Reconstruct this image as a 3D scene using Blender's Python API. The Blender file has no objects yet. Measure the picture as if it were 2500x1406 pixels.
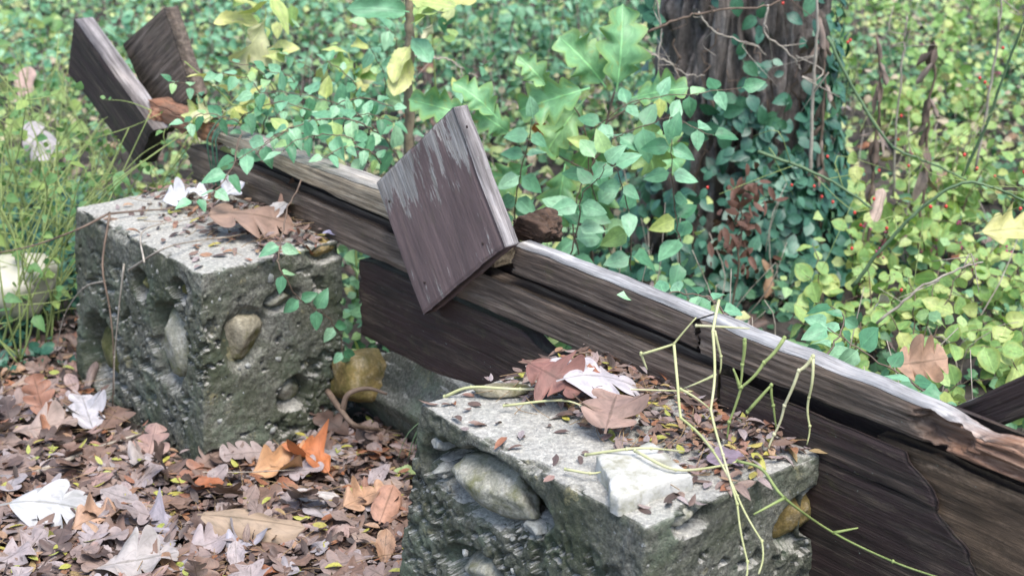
import bpy, math, random
import numpy as np
from mathutils import Vector, Matrix

R = random.Random(7)
NR = np.random.RandomState(7)
SC = bpy.context.scene
COL = SC.collection

# ------------------------------------------------------------------ camera, world, sun, exposure
F_PX, CX, CY = 3710.0, 1250.0, 703.0           # the photograph is 2500 x 1406
PITCH = math.atan(1350 / F_PX)
U = 1.2                                        # metres per solved unit (camera above pier tops)
ZT = 0.515                                     # height of the pier tops
CAM = np.array([0.0, 0.0, ZT + U])
cam_d = bpy.data.cameras.new('camera')
cam = bpy.data.objects.new('camera', cam_d)
COL.objects.link(cam)
cam.location = CAM
cam.rotation_euler = (math.pi / 2 - PITCH, 0, 0)
cam_d.sensor_width = 36
cam_d.lens = 36 * F_PX / 2500
cam_d.clip_end = 300
cam_d.dof.use_dof = True
cam_d.dof.focus_distance = 3.0
cam_d.dof.aperture_fstop = 4.5
SC.camera = cam

world = bpy.data.worlds.new('World')
SC.world = world
world.use_nodes = True
wn = world.node_tree
sky = wn.nodes.new('ShaderNodeTexSky')
sky.sky_type = 'NISHITA'
sky.sun_disc = False
SUN_EL, SUN_AZ = math.radians(66), math.radians(152)      # azimuth clockwise from +Y
sky.sun_elevation = SUN_EL
sky.sun_rotation = SUN_AZ
sky.air_density = 1.0
sky.dust_density = 2.0
bg = wn.nodes['Background']
wn.links.new(sky.outputs[0], bg.inputs[0])
bg.inputs[1].default_value = 0.13
sun_d = bpy.data.lights.new('sun', 'SUN')
sun_d.energy = 2.0
sun_d.angle = math.radians(35)
sun_d.color = (1.0, 0.97, 0.92)
sun = bpy.data.objects.new('sun', sun_d)
COL.objects.link(sun)
sdir = Vector((math.sin(SUN_AZ) * math.cos(SUN_EL), math.cos(SUN_AZ) * math.cos(SUN_EL), math.sin(SUN_EL)))
sun.rotation_euler = sdir.to_track_quat('Z', 'Y').to_euler()
sun.location = (3, 3, 8)
SC.view_settings.view_transform = 'Standard'
SC.view_settings.look = 'None'
SC.view_settings.exposure = 1.28
SC.view_settings.gamma = 1.0
SC.view_settings.use_curve_mapping = False
SC.cycles.max_bounces = 6
SC.cycles.transparent_max_bounces = 4

# ------------------------------------------------------------------ geometry helpers
CT, ST = math.cos(PITCH), math.sin(PITCH)

def ray(px, py):
    x = (px - CX) / F_PX
    y = -(py - CY) / F_PX
    return np.array([x, CT + y * ST, -ST + y * CT])

def G(px, py, z=0.0):                           # on the level plane z
    d = ray(px, py)
    return CAM + d * ((z - CAM[2]) / d[2])

def AT(px, py, y):                              # at world depth y
    d = ray(px, py)
    return CAM + d * (y / d[1])

def scale_at(p):                                # metres per photo pixel at a point
    v = np.asarray(p) - CAM
    return (v[1] * CT - v[2] * ST) / F_PX

P0 = G(830, 590, ZT)
_p1 = G(2010, 1110, ZT)
RD = (_p1 - P0) / np.linalg.norm(_p1 - P0)      # direction of the row of piers, towards the right
ND = np.array([-RD[1], RD[0], 0.0])             # into the picture, behind the timber wall
ZD = np.array([0.0, 0.0, 1.0])

def WP(px, py, off=0.0):                        # on the timber wall plane, off metres behind it
    d = ray(px, py)
    t = ((P0 - CAM) @ ND + off) / (d @ ND)
    return CAM + d * t

def XP(px, py, s):                              # on the plane across the row at distance s along it
    d = ray(px, py)
    t = ((P0 - CAM) @ RD + s) / (d @ RD)
    return CAM + d * t

def SZ(s, o, z):
    return P0 + RD * s + ND * o + ZD * (z - ZT)

def unit(v):
    v = np.asarray(v, float)
    return v / max(np.linalg.norm(v), 1e-9)

def _hash(ix, iy, iz, k=0):
    h = (ix.astype(np.int64) * 374761393 + iy.astype(np.int64) * 668265263 + iz.astype(np.int64) * 2147483647 + k * 974711) & 0xFFFFFFFF
    h = ((h ^ (h >> 13)) * 1274126177) & 0xFFFFFFFF
    h = ((h ^ (h >> 16)) * 2246822519) & 0xFFFFFFFF
    h = h ^ (h >> 15)
    return (h & 0xFFFFFF) / float(0xFFFFFF)

def vnoise(p, k=0):
    p = np.asarray(p, float)
    i = np.floor(p).astype(np.int64)
    f = p - i
    f = f * f * (3 - 2 * f)
    out = 0
    for dx in (0, 1):
        for dy in (0, 1):
            for dz in (0, 1):
                w = (f[:, 0] if dx else 1 - f[:, 0]) * (f[:, 1] if dy else 1 - f[:, 1]) * (f[:, 2] if dz else 1 - f[:, 2])
                out = out + w * _hash(i[:, 0] + dx, i[:, 1] + dy, i[:, 2] + dz, k)
    return out * 2 - 1

def fbm(p, octv=3, k=0):
    a, s, o = 1.0, 0.0, 0.0
    p = np.asarray(p, float)
    for n in range(octv):
        o = o + a * vnoise(p * (2.03 ** n), k + n)
        s += a
        a *= 0.5
    return o / s

def worley(p, k=0):
    p = np.asarray(p, float)
    i = np.floor(p).astype(np.int64)
    f1 = np.full(len(p), 9.0)
    f2 = np.full(len(p), 9.0)
    cid = np.zeros(len(p))
    for dx in (-1, 0, 1):
        for dy in (-1, 0, 1):
            for dz in (-1, 0, 1):
                c = i + np.array([dx, dy, dz])
                q = np.stack([_hash(c[:, 0], c[:, 1], c[:, 2], k + 11 * m) for m in (1, 2, 3)], 1) + c
                d = np.linalg.norm(q - p, axis=1)
                v = _hash(c[:, 0], c[:, 1], c[:, 2], k + 77)
                near = d < f1
                f2 = np.where(near, f1, np.minimum(f2, d))
                cid = np.where(near, v, cid)
                f1 = np.where(near, d, f1)
    return f1, f2, cid

def sstep(a, b, x):
    t = np.clip((x - a) / (b - a), 0, 1)
    return t * t * (3 - 2 * t)

def mesh_np(name, verts, faces, mats=(), mi=None, uv=None, tint=None, smooth=True):
    """faces: (n,k) array, or a list of such arrays."""
    me = bpy.data.meshes.new(name)
    fl = faces if isinstance(faces, list) else [faces]
    fl = [np.asarray(f, np.int32) for f in fl if len(f)]
    verts = np.asarray(verts, np.float32)
    loops = np.concatenate([f.ravel() for f in fl])
    tot = np.concatenate([np.full(len(f), f.shape[1], np.int32) for f in fl])
    start = np.concatenate([[0], np.cumsum(tot)[:-1]]).astype(np.int32)
    me.vertices.add(len(verts))
    me.vertices.foreach_set('co', verts.ravel())
    me.loops.add(len(loops))
    me.loops.foreach_set('vertex_index', loops)
    me.polygons.add(len(tot))
    me.polygons.foreach_set('loop_start', start)
    me.polygons.foreach_set('loop_total', tot)
    if smooth:
        me.polygons.foreach_set('use_smooth', np.ones(len(tot), bool))
    for m in mats:
        me.materials.append(m)
    if mi is not None:
        me.polygons.foreach_set('material_index', np.asarray(mi, np.int32))
    if uv is not None:
        l = me.uv_layers.new(name='UVMap')
        l.data.foreach_set('uv', np.asarray(uv, np.float32)[loops].ravel())
    if tint is not None:
        a = me.attributes.new('tint', 'FLOAT', 'POINT')
        a.data.foreach_set('value', np.asarray(tint, np.float32))
    me.update(calc_edges=True)
    me.validate()
    return me

def ob(name, data, parent=None, loc=None, mat=None):
    o = bpy.data.objects.new(name, data)
    COL.objects.link(o)
    if parent is not None:
        o.parent = parent
    if mat is not None:
        o.matrix_local = mat
    elif loc is not None:
        o.location = [float(v) for v in loc]
    return o

def tag(o, label=None, cat=None, group=None, kind=None):
    if label: o['label'] = label
    if cat: o['category'] = cat
    if group: o['group'] = group
    if kind: o['kind'] = kind
    return o

def empty(name, loc, label=None, cat=None, group=None):
    o = bpy.data.objects.new(name, None)
    COL.objects.link(o)
    o.location = [float(v) for v in loc]
    o.empty_display_size = 0.05
    return tag(o, label, cat, group)

class MB:
    """collects tubes, lumps and leaves into one mesh"""
    def __init__(s):
        s.v, s.q, s.t, s.n = [], [], [], 0
        s.uv, s.tn = [], []
    def add(s, v, quads=None, tris=None, uv=None, tint=0.5):
        v = np.asarray(v, float)
        if quads is not None and len(quads): s.q.append(np.asarray(quads) + s.n)
        if tris is not None and len(tris): s.t.append(np.asarray(tris) + s.n)
        s.v.append(v)
        s.uv.append(np.zeros((len(v), 2)) if uv is None else uv)
        s.tn.append(np.broadcast_to(tint, (len(v),)))
        s.n += len(v)
    def tube(s, pts, r0, r1=None, k=6, node=0.0, tint=0.5):
        pts = np.asarray(pts, float)
        n = len(pts)
        r1 = r0 if r1 is None else r1
        rad = np.linspace(r0, r1, n)
        if np.ndim(node): rad = rad * np.asarray(node)
        tan = np.gradient(pts, axis=0)
        tan /= np.maximum(np.linalg.norm(tan, axis=1, keepdims=True), 1e-9)
        ref = np.array([0.31, 0.2, 0.93]) if abs(tan[0, 2]) < 0.85 else np.array([0.9, 0.3, 0.1])
        a = np.cross(tan, ref); a /= np.maximum(np.linalg.norm(a, axis=1, keepdims=True), 1e-9)
        b = np.cross(tan, a)
        ang = np.arange(k) * 2 * math.pi / k
        v = pts[:, None, :] + rad[:, None, None] * (np.cos(ang)[None, :, None] * a[:, None, :] + np.sin(ang)[None, :, None] * b[:, None, :])
        idx = np.arange(n * k).reshape(n, k)
        q = np.stack([idx[:-1], np.roll(idx[:-1], -1, 1), np.roll(idx[1:], -1, 1), idx[1:]], -1).reshape(-1, 4)
        uv = np.stack([np.tile(np.arange(k) / k, n), np.repeat(np.linspace(0, 1, n), k)], 1)
        vv = np.concatenate([v.reshape(-1, 3), pts[:1], pts[-1:]])
        caps = [[idx[0, (j + 1) % k], idx[0, j], n * k] for j in range(k)] + [[idx[-1, j], idx[-1, (j + 1) % k], n * k + 1] for j in range(k)]
        s.add(vv, q, caps, np.concatenate([uv, [[0, 0], [0, 1]]]), tint)
    def mesh(s, name, mats, smooth=True, loc=None):
        v = np.concatenate(s.v)
        if loc is not None: v = v - np.asarray(loc)
        f = []
        if s.q: f.append(np.concatenate(s.q))
        if s.t: f.append(np.concatenate(s.t))
        return mesh_np(name, v, f, mats, uv=np.concatenate(s.uv), tint=np.concatenate(s.tn), smooth=smooth)

def smooth_path(pts, n=4, wob=0.0):
    pts = np.asarray(pts, float)
    if len(pts) < 3:
        return np.array([pts[0] + (pts[-1] - pts[0]) * t for t in np.linspace(0, 1, n + 1)])
    P = np.vstack([2 * pts[0] - pts[1], pts, 2 * pts[-1] - pts[-2]])
    out = []
    for i in range(1, len(P) - 2):
        for t in np.linspace(0, 1, n, endpoint=False):
            a, b, c, d = P[i - 1], P[i], P[i + 1], P[i + 2]
            out.append(0.5 * (2 * b + (c - a) * t + (2 * a - 5 * b + 4 * c - d) * t * t + (3 * b - a - 3 * c + d) * t ** 3))
    out.append(P[-2])
    out = np.array(out)
    if wob: out[1:-1] += NR.normal(0, wob, out[1:-1].shape)
    return out

ICO = {}
def ico(sub):
    if sub not in ICO:
        import bmesh
        bm = bmesh.new()
        bmesh.ops.create_icosphere(bm, subdivisions=sub, radius=1)
        v = np.array([x.co[:] for x in bm.verts])
        f = np.array([[x.index for x in p.verts] for p in bm.faces])
        bm.free()
        ICO[sub] = (v, f)
    return ICO[sub]

# ------------------------------------------------------------------ materials
def newmat(name):
    m = bpy.data.materials.new(name)
    m.use_nodes = True
    nt = m.node_tree
    return m, nt, nt.nodes['Principled BSDF'], nt.nodes['Material Output']

def N(nt, t, **kw):
    n = nt.nodes.new(t)
    for k, v in kw.items():
        if k.startswith('i_'):
            key = k[2:]
            n.inputs[int(key) if key.isdigit() else key].default_value = v
        else:
            setattr(n, k, v)
    return n

def ramp(nt, fac, stops, mode='LINEAR'):
    r = nt.nodes.new('ShaderNodeValToRGB')
    cr = r.color_ramp
    cr.interpolation = mode
    while len(cr.elements) < len(stops): cr.elements.new(0.5)
    for e, (p, c) in zip(cr.elements, stops):
        e.position = p
        e.color = (*c, 1) if len(c) == 3 else c
    nt.links.new(fac, r.inputs[0])
    return r.outputs[0]

def mix(nt, fac, a, b, mode='MIX'):
    m = nt.nodes.new('ShaderNodeMix')
    m.data_type = 'RGBA'
    m.blend_type = mode
    for sock, val in ((m.inputs[0], fac), (m.inputs[6], a), (m.inputs[7], b)):
        if isinstance(val, (int, float)): sock.default_value = val
        elif isinstance(val, tuple): sock.default_value = (*val, 1) if len(val) == 3 else val
        else: nt.links.new(val, sock)
    return m.outputs[2]

def noise(nt, vec, scale, detail=4, rough=0.55, dist=0.0):
    n = N(nt, 'ShaderNodeTexNoise')
    n.inputs['Scale'].default_value = scale
    n.inputs['Detail'].default_value = detail
    n.inputs['Roughness'].default_value = rough
    n.inputs['Distortion'].default_value = dist
    if vec is not None: nt.links.new(vec, n.inputs['Vector'])
    return n.outputs[0]

def mapping(nt, vec, scale=(1, 1, 1), loc=(0, 0, 0)):
    m = N(nt, 'ShaderNodeMapping')
    m.inputs['Scale'].default_value = scale
    m.inputs['Location'].default_value = loc
    nt.links.new(vec, m.inputs['Vector'])
    return m.outputs[0]

def bump(nt, h, strength, dist, prev=None):
    b = N(nt, 'ShaderNodeBump')
    b.inputs['Strength'].default_value = strength
    b.inputs['Distance'].default_value = dist
    nt.links.new(h, b.inputs['Height'])
    if prev is not None: nt.links.new(prev, b.inputs['Normal'])
    return b.outputs[0]

def mat_concrete(name='concrete', tone=1.0):
    m, nt, bs, out = newmat(name)
    L = nt.links
    co = N(nt, 'ShaderNodeTexCoord').outputs['Object']
    c = ramp(nt, noise(nt, co, 7, 5, 0.65), [(0.30, (0.095, 0.097, 0.078)), (0.48, (0.17, 0.17, 0.14)), (0.62, (0.255, 0.25, 0.215)), (0.75, (0.33, 0.32, 0.28))])
    fine = ramp(nt, noise(nt, co, 120, 3, 0.7), [(0.32, (0.30, 0.30, 0.29)), (0.5, (0.85, 0.85, 0.84)), (0.70, (1.75, 1.75, 1.7))])
    c = mix(nt, 0.8, c, fine, 'MULTIPLY')
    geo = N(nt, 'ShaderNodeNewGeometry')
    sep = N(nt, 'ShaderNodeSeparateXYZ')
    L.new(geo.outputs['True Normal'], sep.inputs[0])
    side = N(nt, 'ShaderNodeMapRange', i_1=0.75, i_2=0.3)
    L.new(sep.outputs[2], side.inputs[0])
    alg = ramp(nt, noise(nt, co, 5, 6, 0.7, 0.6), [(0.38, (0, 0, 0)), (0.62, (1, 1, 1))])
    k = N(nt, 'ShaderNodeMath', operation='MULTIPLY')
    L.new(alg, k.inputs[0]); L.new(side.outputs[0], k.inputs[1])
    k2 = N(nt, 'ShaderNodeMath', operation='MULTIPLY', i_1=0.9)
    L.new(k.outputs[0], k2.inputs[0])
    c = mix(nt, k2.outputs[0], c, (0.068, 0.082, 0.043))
    # algae and ochre lichen patches on top as well
    al2 = ramp(nt, noise(nt, mapping(nt, co, loc=(3, 1, 2)), 9, 5, 0.7), [(0.52, (0, 0, 0)), (0.68, (1, 1, 1))])
    k3 = N(nt, 'ShaderNodeMath', operation='MULTIPLY', i_1=0.6)
    L.new(al2, k3.inputs[0])
    c = mix(nt, k3.outputs[0], c, (0.16, 0.21, 0.14))
    li = ramp(nt, noise(nt, mapping(nt, co, loc=(9, 4, 5)), 16, 4, 0.7), [(0.62, (0, 0, 0)), (0.72, (1, 1, 1))])
    k4 = N(nt, 'ShaderNodeMath', operation='MULTIPLY', i_1=0.55)
    L.new(li, k4.inputs[0])
    c = mix(nt, k4.outputs[0], c, (0.42, 0.37, 0.19))
    wh = ramp(nt, noise(nt, mapping(nt, co, loc=(1, 7, 5)), 90, 3, 0.7), [(0.66, (0, 0, 0)), (0.74, (1, 1, 1))])
    c = mix(nt, wh, c, (0.50, 0.52, 0.52))
    # upper surface painted paler, mostly standing in for light from above
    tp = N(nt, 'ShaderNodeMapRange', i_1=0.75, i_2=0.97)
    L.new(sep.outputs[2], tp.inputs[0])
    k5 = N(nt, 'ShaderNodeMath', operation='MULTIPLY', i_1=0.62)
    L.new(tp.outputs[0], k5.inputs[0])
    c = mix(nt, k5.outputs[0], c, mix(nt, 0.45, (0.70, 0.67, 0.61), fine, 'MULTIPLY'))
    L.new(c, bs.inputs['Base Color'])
    bs.inputs['Roughness'].default_value = 0.92
    b = bump(nt, noise(nt, co, 75, 5, 0.75), 1.0, 0.012)
    b = bump(nt, noise(nt, co, 280, 2, 0.6), 0.9, 0.003, b)
    L.new(b, bs.inputs['Normal'])
    return m

def mat_stone(name, a, b_, c_, moss=None):
    m, nt, bs, out = newmat(name)
    L = nt.links
    co = N(nt, 'ShaderNodeTexCoord').outputs['Object']
    c = ramp(nt, noise(nt, co, 22, 6, 0.7, 0.5), [(0.3, a), (0.5, b_), (0.7, c_)])
    sp = ramp(nt, noise(nt, co, 150, 3, 0.7), [(0.3, (0.5, 0.5, 0.5)), (0.7, (1.4, 1.4, 1.4))])
    c = mix(nt, 0.7, c, sp, 'MULTIPLY')
    if moss:
        f = ramp(nt, noise(nt, mapping(nt, co, loc=(2, 3, 4)), 14, 5, 0.7), [(0.45, (0, 0, 0)), (0.6, (1, 1, 1))])
        c = mix(nt, f, c, moss)
    L.new(c, bs.inputs['Base Color'])
    bs.inputs['Roughness'].default_value = 0.85
    L.new(bump(nt, noise(nt, co, 60, 6, 0.7), 0.8, 0.008), bs.inputs['Normal'])
    return m

def mat_wood(name, dark, midc, light, paint=None, paint_cut=0.5, bleach=0.0, rot=None, green=0.35, gloss=0.7, worn_end=False, rot_from=None):
    """grain runs along local X of the board"""
    m, nt, bs, out = newmat(name)
    L = nt.links
    co = N(nt, 'ShaderNodeTexCoord').outputs['Object']
    inf = N(nt, 'ShaderNodeObjectInfo')
    off = N(nt, 'ShaderNodeVectorMath', operation='SCALE', i_3=37.0)
    cb = N(nt, 'ShaderNodeCombineXYZ')
    L.new(inf.outputs['Random'], cb.inputs[0]); L.new(inf.outputs['Random'], cb.inputs[2])
    L.new(cb.outputs[0], off.inputs[0])
    ad = N(nt, 'ShaderNodeVectorMath', operation='ADD')
    L.new(co, ad.inputs[0]); L.new(off.outputs[0], ad.inputs[1])
    v = ad.outputs[0]
    g1 = noise(nt, mapping(nt, v, (3.0, 48, 60)), 1.5, 6, 0.68, 0.5)
    g2 = noise(nt, mapping(nt, v, (5, 180, 240)), 1.2, 3, 0.6)
    big = noise(nt, mapping(nt, v, (4, 8, 9)), 1.3, 5, 0.65)
    c = ramp(nt, g1, [(0.30, dark), (0.50, midc), (0.70, light)])
    st = ramp(nt, g2, [(0.32, (0.62, 0.61, 0.60)), (0.55, (1, 1, 1)), (0.72, (1.35, 1.35, 1.35))])
    c = mix(nt, 0.85, c, st, 'MULTIPLY')
    bs2 = ramp(nt, big, [(0.3, (0.42, 0.40, 0.39)), (0.5, (0.95, 0.95, 0.95)), (0.7, (1.45, 1.38, 1.3))])
    c = mix(nt, 0.8, c, bs2, 'MULTIPLY')
    if paint:
        pn = noise(nt, mapping(nt, v, (4, 16, 18)), 1.4, 7, 0.74, 0.2)
        if worn_end:                                  # paint flaked from the weathered upper end
            sx = N(nt, 'ShaderNodeSeparateXYZ')
            L.new(co, sx.inputs[0])
            we = N(nt, 'ShaderNodeMapRange', i_1=0.0, i_2=0.15, i_3=-0.12, i_4=0.035)
            L.new(sx.outputs[0], we.inputs[0])
            wa = N(nt, 'ShaderNodeMath', operation='ADD')
            L.new(pn, wa.inputs[0]); L.new(we.outputs[0], wa.inputs[1])
            pn = wa.outputs[0]
        f = ramp(nt, pn, [(paint_cut - 0.012, (0, 0, 0)), (paint_cut + 0.012, (1, 1, 1))])
        pc = mix(nt, 0.5, paint, ramp(nt, big, [(0.35, (0.6, 0.6, 0.6)), (0.65, (1.3, 1.3, 1.3))]), 'MULTIPLY')
        c = mix(nt, f, c, pc)
    if green:
        gf = ramp(nt, noise(nt, mapping(nt, v, (7, 9, 9), (5, 5, 5)), 2.2, 6, 0.75), [(0.56, (0, 0, 0)), (0.72, (green, green, green))])
        c = mix(nt, gf, c, (0.10, 0.10, 0.035))
        lf = ramp(nt, noise(nt, v, 75, 3, 0.7), [(0.70, (0, 0, 0)), (0.74, (0.7, 0.7, 0.7))])
        c = mix(nt, lf, c, (0.30, 0.36, 0.30))
    if rot_from:                                      # decayed red wood beyond a point along the board
        sx2 = N(nt, 'ShaderNodeSeparateXYZ')
        L.new(co, sx2.inputs[0])
        rm = N(nt, 'ShaderNodeMapRange', i_1=rot_from - 0.05, i_2=rot_from + 0.07)
        wv = N(nt, 'ShaderNodeMath', operation='MULTIPLY_ADD', i_1=0.16)
        L.new(noise(nt, mapping(nt, v, (6, 25, 25)), 1.5, 5, 0.7), wv.inputs[0]); L.new(sx2.outputs[0], wv.inputs[2])
        sb = N(nt, 'ShaderNodeMath', operation='SUBTRACT', i_1=0.08)
        L.new(wv.outputs[0], sb.inputs[0]); L.new(sb.outputs[0], rm.inputs[0])
        redw = mix(nt, 0.85, ramp(nt, g1, [(0.3, (0.07, 0.035, 0.02)), (0.5, (0.24, 0.13, 0.08)), (0.7, (0.42, 0.28, 0.20))]), bs2, 'MULTIPLY')
        c = mix(nt, rm.outputs[0], c, redw)
    if rot:
        rf = ramp(nt, noise(nt, mapping(nt, v, (10, 14, 16)), 1.6, 6, 0.75, 0.5), [(0.42, (0, 0, 0)), (0.58, (1, 1, 1))])
        c = mix(nt, rf, c, rot)
    # drying checks along the grain
    ck = noise(nt, mapping(nt, v, (3.5, 42, 50), (2, 8, 1)), 1.3, 3, 0.6, 0.4)
    ckf = ramp(nt, ck, [(0.485, (0, 0, 0)), (0.5, (0.75, 0.75, 0.75)), (0.515, (0, 0, 0))])
    ckm = ramp(nt, noise(nt, mapping(nt, v, (3, 12, 12), (4, 4, 4)), 1.5, 3, 0.6), [(0.5, (0, 0, 0)), (0.62, (1, 1, 1))])
    ckf = mix(nt, 1.0, ckf, ckm, 'MULTIPLY')
    c = mix(nt, ckf, c, tuple(q * 0.5 for q in dark))
    L.new(c, bs.inputs['Base Color'])
    bs.inputs['Roughness'].default_value = gloss
    b = bump(nt, g2, 0.6, 0.003)
    b = bump(nt, g1, 0.7, 0.005, b)
    L.new(b, bs.inputs['Normal'])
    return m

def mat_leaf(name, stops, src='object', transl=0.3, rough=0.5, vein=1.35, spot=None, spot_amt=0.5, vein_n=9, edge=None, spec=0.5):
    m, nt, bs, out = newmat(name)
    L = nt.links
    if src == 'object':
        rnd = N(nt, 'ShaderNodeObjectInfo').outputs['Random']
    else:
        rnd = N(nt, 'ShaderNodeAttribute', attribute_name='tint').outputs['Fac']
    c = ramp(nt, rnd, stops)
    uvn = N(nt, 'ShaderNodeUVMap')
    sep = N(nt, 'ShaderNodeSeparateXYZ')
    L.new(uvn.outputs[0], sep.inputs[0])
    a = N(nt, 'ShaderNodeMath', operation='SUBTRACT', i_1=0.5)
    L.new(sep.outputs[0], a.inputs[0])
    ab = N(nt, 'ShaderNodeMath', operation='ABSOLUTE')
    L.new(a.outputs[0], ab.inputs[0])
    # offset the textures per leaf
    cb = N(nt, 'ShaderNodeCombineXYZ')
    L.new(sep.outputs[0], cb.inputs[0]); L.new(sep.outputs[1], cb.inputs[1])
    sc = N(nt, 'ShaderNodeMath', operation='MULTIPLY', i_1=91.0)
    L.new(rnd, sc.inputs[0]); L.new(sc.outputs[0], cb.inputs[2])
    mott = ramp(nt, noise(nt, cb.outputs[0], 4.5, 4, 0.65), [(0.3, (0.58, 0.60, 0.58)), (0.52, (1, 1, 1)), (0.75, (1.3, 1.27, 1.22))])
    c = mix(nt, 0.8, c, mott, 'MULTIPLY')
    if spot:
        sf = ramp(nt, noise(nt, cb.outputs[0], 6, 5, 0.7), [(0.56, (0, 0, 0)), (0.68, (spot_amt,) * 3)])
        c = mix(nt, sf, c, spot)
    if edge:
        ef = N(nt, 'ShaderNodeMapRange', i_1=0.28, i_2=0.5, i_3=0.0, i_4=0.6)
        L.new(ab.outputs[0], ef.inputs[0])
        c = mix(nt, ef.outputs[0], c, edge)
    # midrib and side veins
    mr = N(nt, 'ShaderNodeMapRange', i_1=0.012, i_2=0.03, i_3=1.0, i_4=0.0)
    L.new(ab.outputs[0], mr.inputs[0])
    s1 = N(nt, 'ShaderNodeMath', operation='MULTIPLY_ADD', i_1=-0.7)
    L.new(ab.outputs[0], s1.inputs[0]); L.new(sep.outputs[1], s1.inputs[2])
    s2 = N(nt, 'ShaderNodeMath', operation='MULTIPLY', i_1=float(vein_n) * math.pi)
    L.new(s1.outputs[0], s2.inputs[0])
    s3 = N(nt, 'ShaderNodeMath', operation='SINE')
    L.new(s2.outputs[0], s3.inputs[0])
    s4 = N(nt, 'ShaderNodeMath', operation='ABSOLUTE')
    L.new(s3.outputs[0], s4.inputs[0])
    sv = N(nt, 'ShaderNodeMapRange', i_1=0.0, i_2=0.22, i_3=0.35, i_4=0.0)
    L.new(s4.outputs[0], sv.inputs[0])
    mx = N(nt, 'ShaderNodeMath', operation='MAXIMUM')
    L.new(mr.outputs[0], mx.inputs[0]); L.new(sv.outputs[0], mx.inputs[1])
    vc = mix(nt, 1.0, c, (vein, vein, vein * 0.95), 'MULTIPLY')
    c = mix(nt, mx.outputs[0], c, vc)
    L.new(c, bs.inputs['Base Color'])
    bs.inputs['Roughness'].default_value = rough
    bs.inputs['Specular IOR Level'].default_value = spec
    L.new(bump(nt, mx.outputs[0], 0.35, 0.001), bs.inputs['Normal'])
    if transl:
        tr = N(nt, 'ShaderNodeBsdfTranslucent')
        tc = mix(nt, 1.0, c, (1.1, 1.15, 0.6), 'MULTIPLY')
        L.new(tc, tr.inputs[0])
        ms = N(nt, 'ShaderNodeMixShader')
        ms.inputs[0].default_value = transl
        L.new(bs.outputs[0], ms.inputs[1]); L.new(tr.outputs[0], ms.inputs[2])
        L.new(ms.outputs[0], out.inputs['Surface'])
    return m

def mat_plain(name, stops, scale=30, rough=0.7, bmp=0.4, stretch=(1, 1, 1)):
    m, nt, bs, out = newmat(name)
    co = N(nt, 'ShaderNodeTexCoord').outputs['Object']
    v = mapping(nt, co, stretch)
    n = noise(nt, v, scale, 5, 0.65)
    nt.links.new(ramp(nt, n, stops), bs.inputs['Base Color'])
    bs.inputs['Roughness'].default_value = rough
    nt.links.new(bump(nt, n, bmp, 0.004), bs.inputs['Normal'])
    return m

M = {}
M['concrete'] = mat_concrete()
M['stone_tan'] = mat_stone('stone_tan', (0.14, 0.12, 0.08), (0.27, 0.24, 0.17), (0.40, 0.36, 0.27), (0.10, 0.095, 0.03))
M['stone_moss'] = mat_stone('stone_moss', (0.05, 0.05, 0.015), (0.13, 0.125, 0.04), (0.26, 0.24, 0.15), (0.07, 0.075, 0.012))
M['stone_ochre'] = mat_stone('stone_ochre', (0.12, 0.085, 0.025), (0.24, 0.17, 0.055), (0.40, 0.33, 0.22), (0.11, 0.09, 0.02))
M['stone_pale'] = mat_stone('stone_pale', (0.17, 0.17, 0.13), (0.30, 0.29, 0.23), (0.44, 0.42, 0.36), (0.15, 0.15, 0.07))
M['stone_white'] = mat_plain('stone_white', [(0.28, (0.20, 0.19, 0.13)), (0.42, (0.34, 0.33, 0.27)), (0.54, (0.47, 0.46, 0.42)), (0.7, (0.55, 0.54, 0.50))], 26, 0.85, 1.2)
M['pebble'] = mat_stone('pebble', (0.18, 0.18, 0.16), (0.28, 0.285, 0.26), (0.42, 0.43, 0.42))
M['wood_dark'] = mat_wood('wood_dark', (0.014, 0.010, 0.008), (0.040, 0.027, 0.021), (0.105, 0.077, 0.058), paint=(0.034, 0.019, 0.017), paint_cut=0.50, green=0.3)
M['wood_rotdark'] = mat_wood('wood_rotdark', (0.02, 0.012, 0.008), (0.06, 0.035, 0.022), (0.14, 0.085, 0.055), rot=(0.08, 0.045, 0.028), green=0.1, gloss=0.9)
M['wood_mid'] = mat_wood('wood_mid', (0.042, 0.030, 0.023), (0.125, 0.092, 0.070), (0.25, 0.20, 0.158), green=0.45)
M['wood_tan'] = mat_wood('wood_tan', (0.12, 0.094, 0.062), (0.33, 0.27, 0.19), (0.52, 0.46, 0.36), green=0.35)
M['wood_bleached_lit'] = mat_wood('wood_bleached_lit', (0.18, 0.17, 0.165), (0.37, 0.36, 0.355), (0.58, 0.57, 0.56), green=0.1, gloss=0.8)  # rail tops: real bleaching, plus the sky's light put into the colour
M['wood_silver'] = mat_wood('wood_silver', (0.20, 0.18, 0.15), (0.36, 0.33, 0.29), (0.54, 0.51, 0.46), green=0.15)
M['wood_grey'] = mat_wood('wood_grey', (0.12, 0.105, 0.10), (0.26, 0.235, 0.23), (0.46, 0.43, 0.42), green=0.15)
M['wood_paint'] = mat_wood('wood_paint', (0.16, 0.145, 0.13), (0.36, 0.335, 0.31), (0.55, 0.53, 0.50), paint=(0.17, 0.118, 0.112), paint_cut=0.44, green=0.3, worn_end=True)
M['wood_rot'] = mat_wood('wood_rot', (0.05, 0.028, 0.016), (0.19, 0.105, 0.065), (0.40, 0.26, 0.18), rot=(0.28, 0.135, 0.08), green=0.1, gloss=0.9)
M['wood_torn'] = mat_wood('wood_torn', (0.03, 0.02, 0.012), (0.11, 0.072, 0.043), (0.26, 0.18, 0.12), rot=(0.07, 0.045, 0.026), green=0.3, gloss=0.85)
M['stem_green'] = mat_plain('stem_green', [(0.3, (0.15, 0.21, 0.055)), (0.7, (0.32, 0.38, 0.14))], 12)
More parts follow.
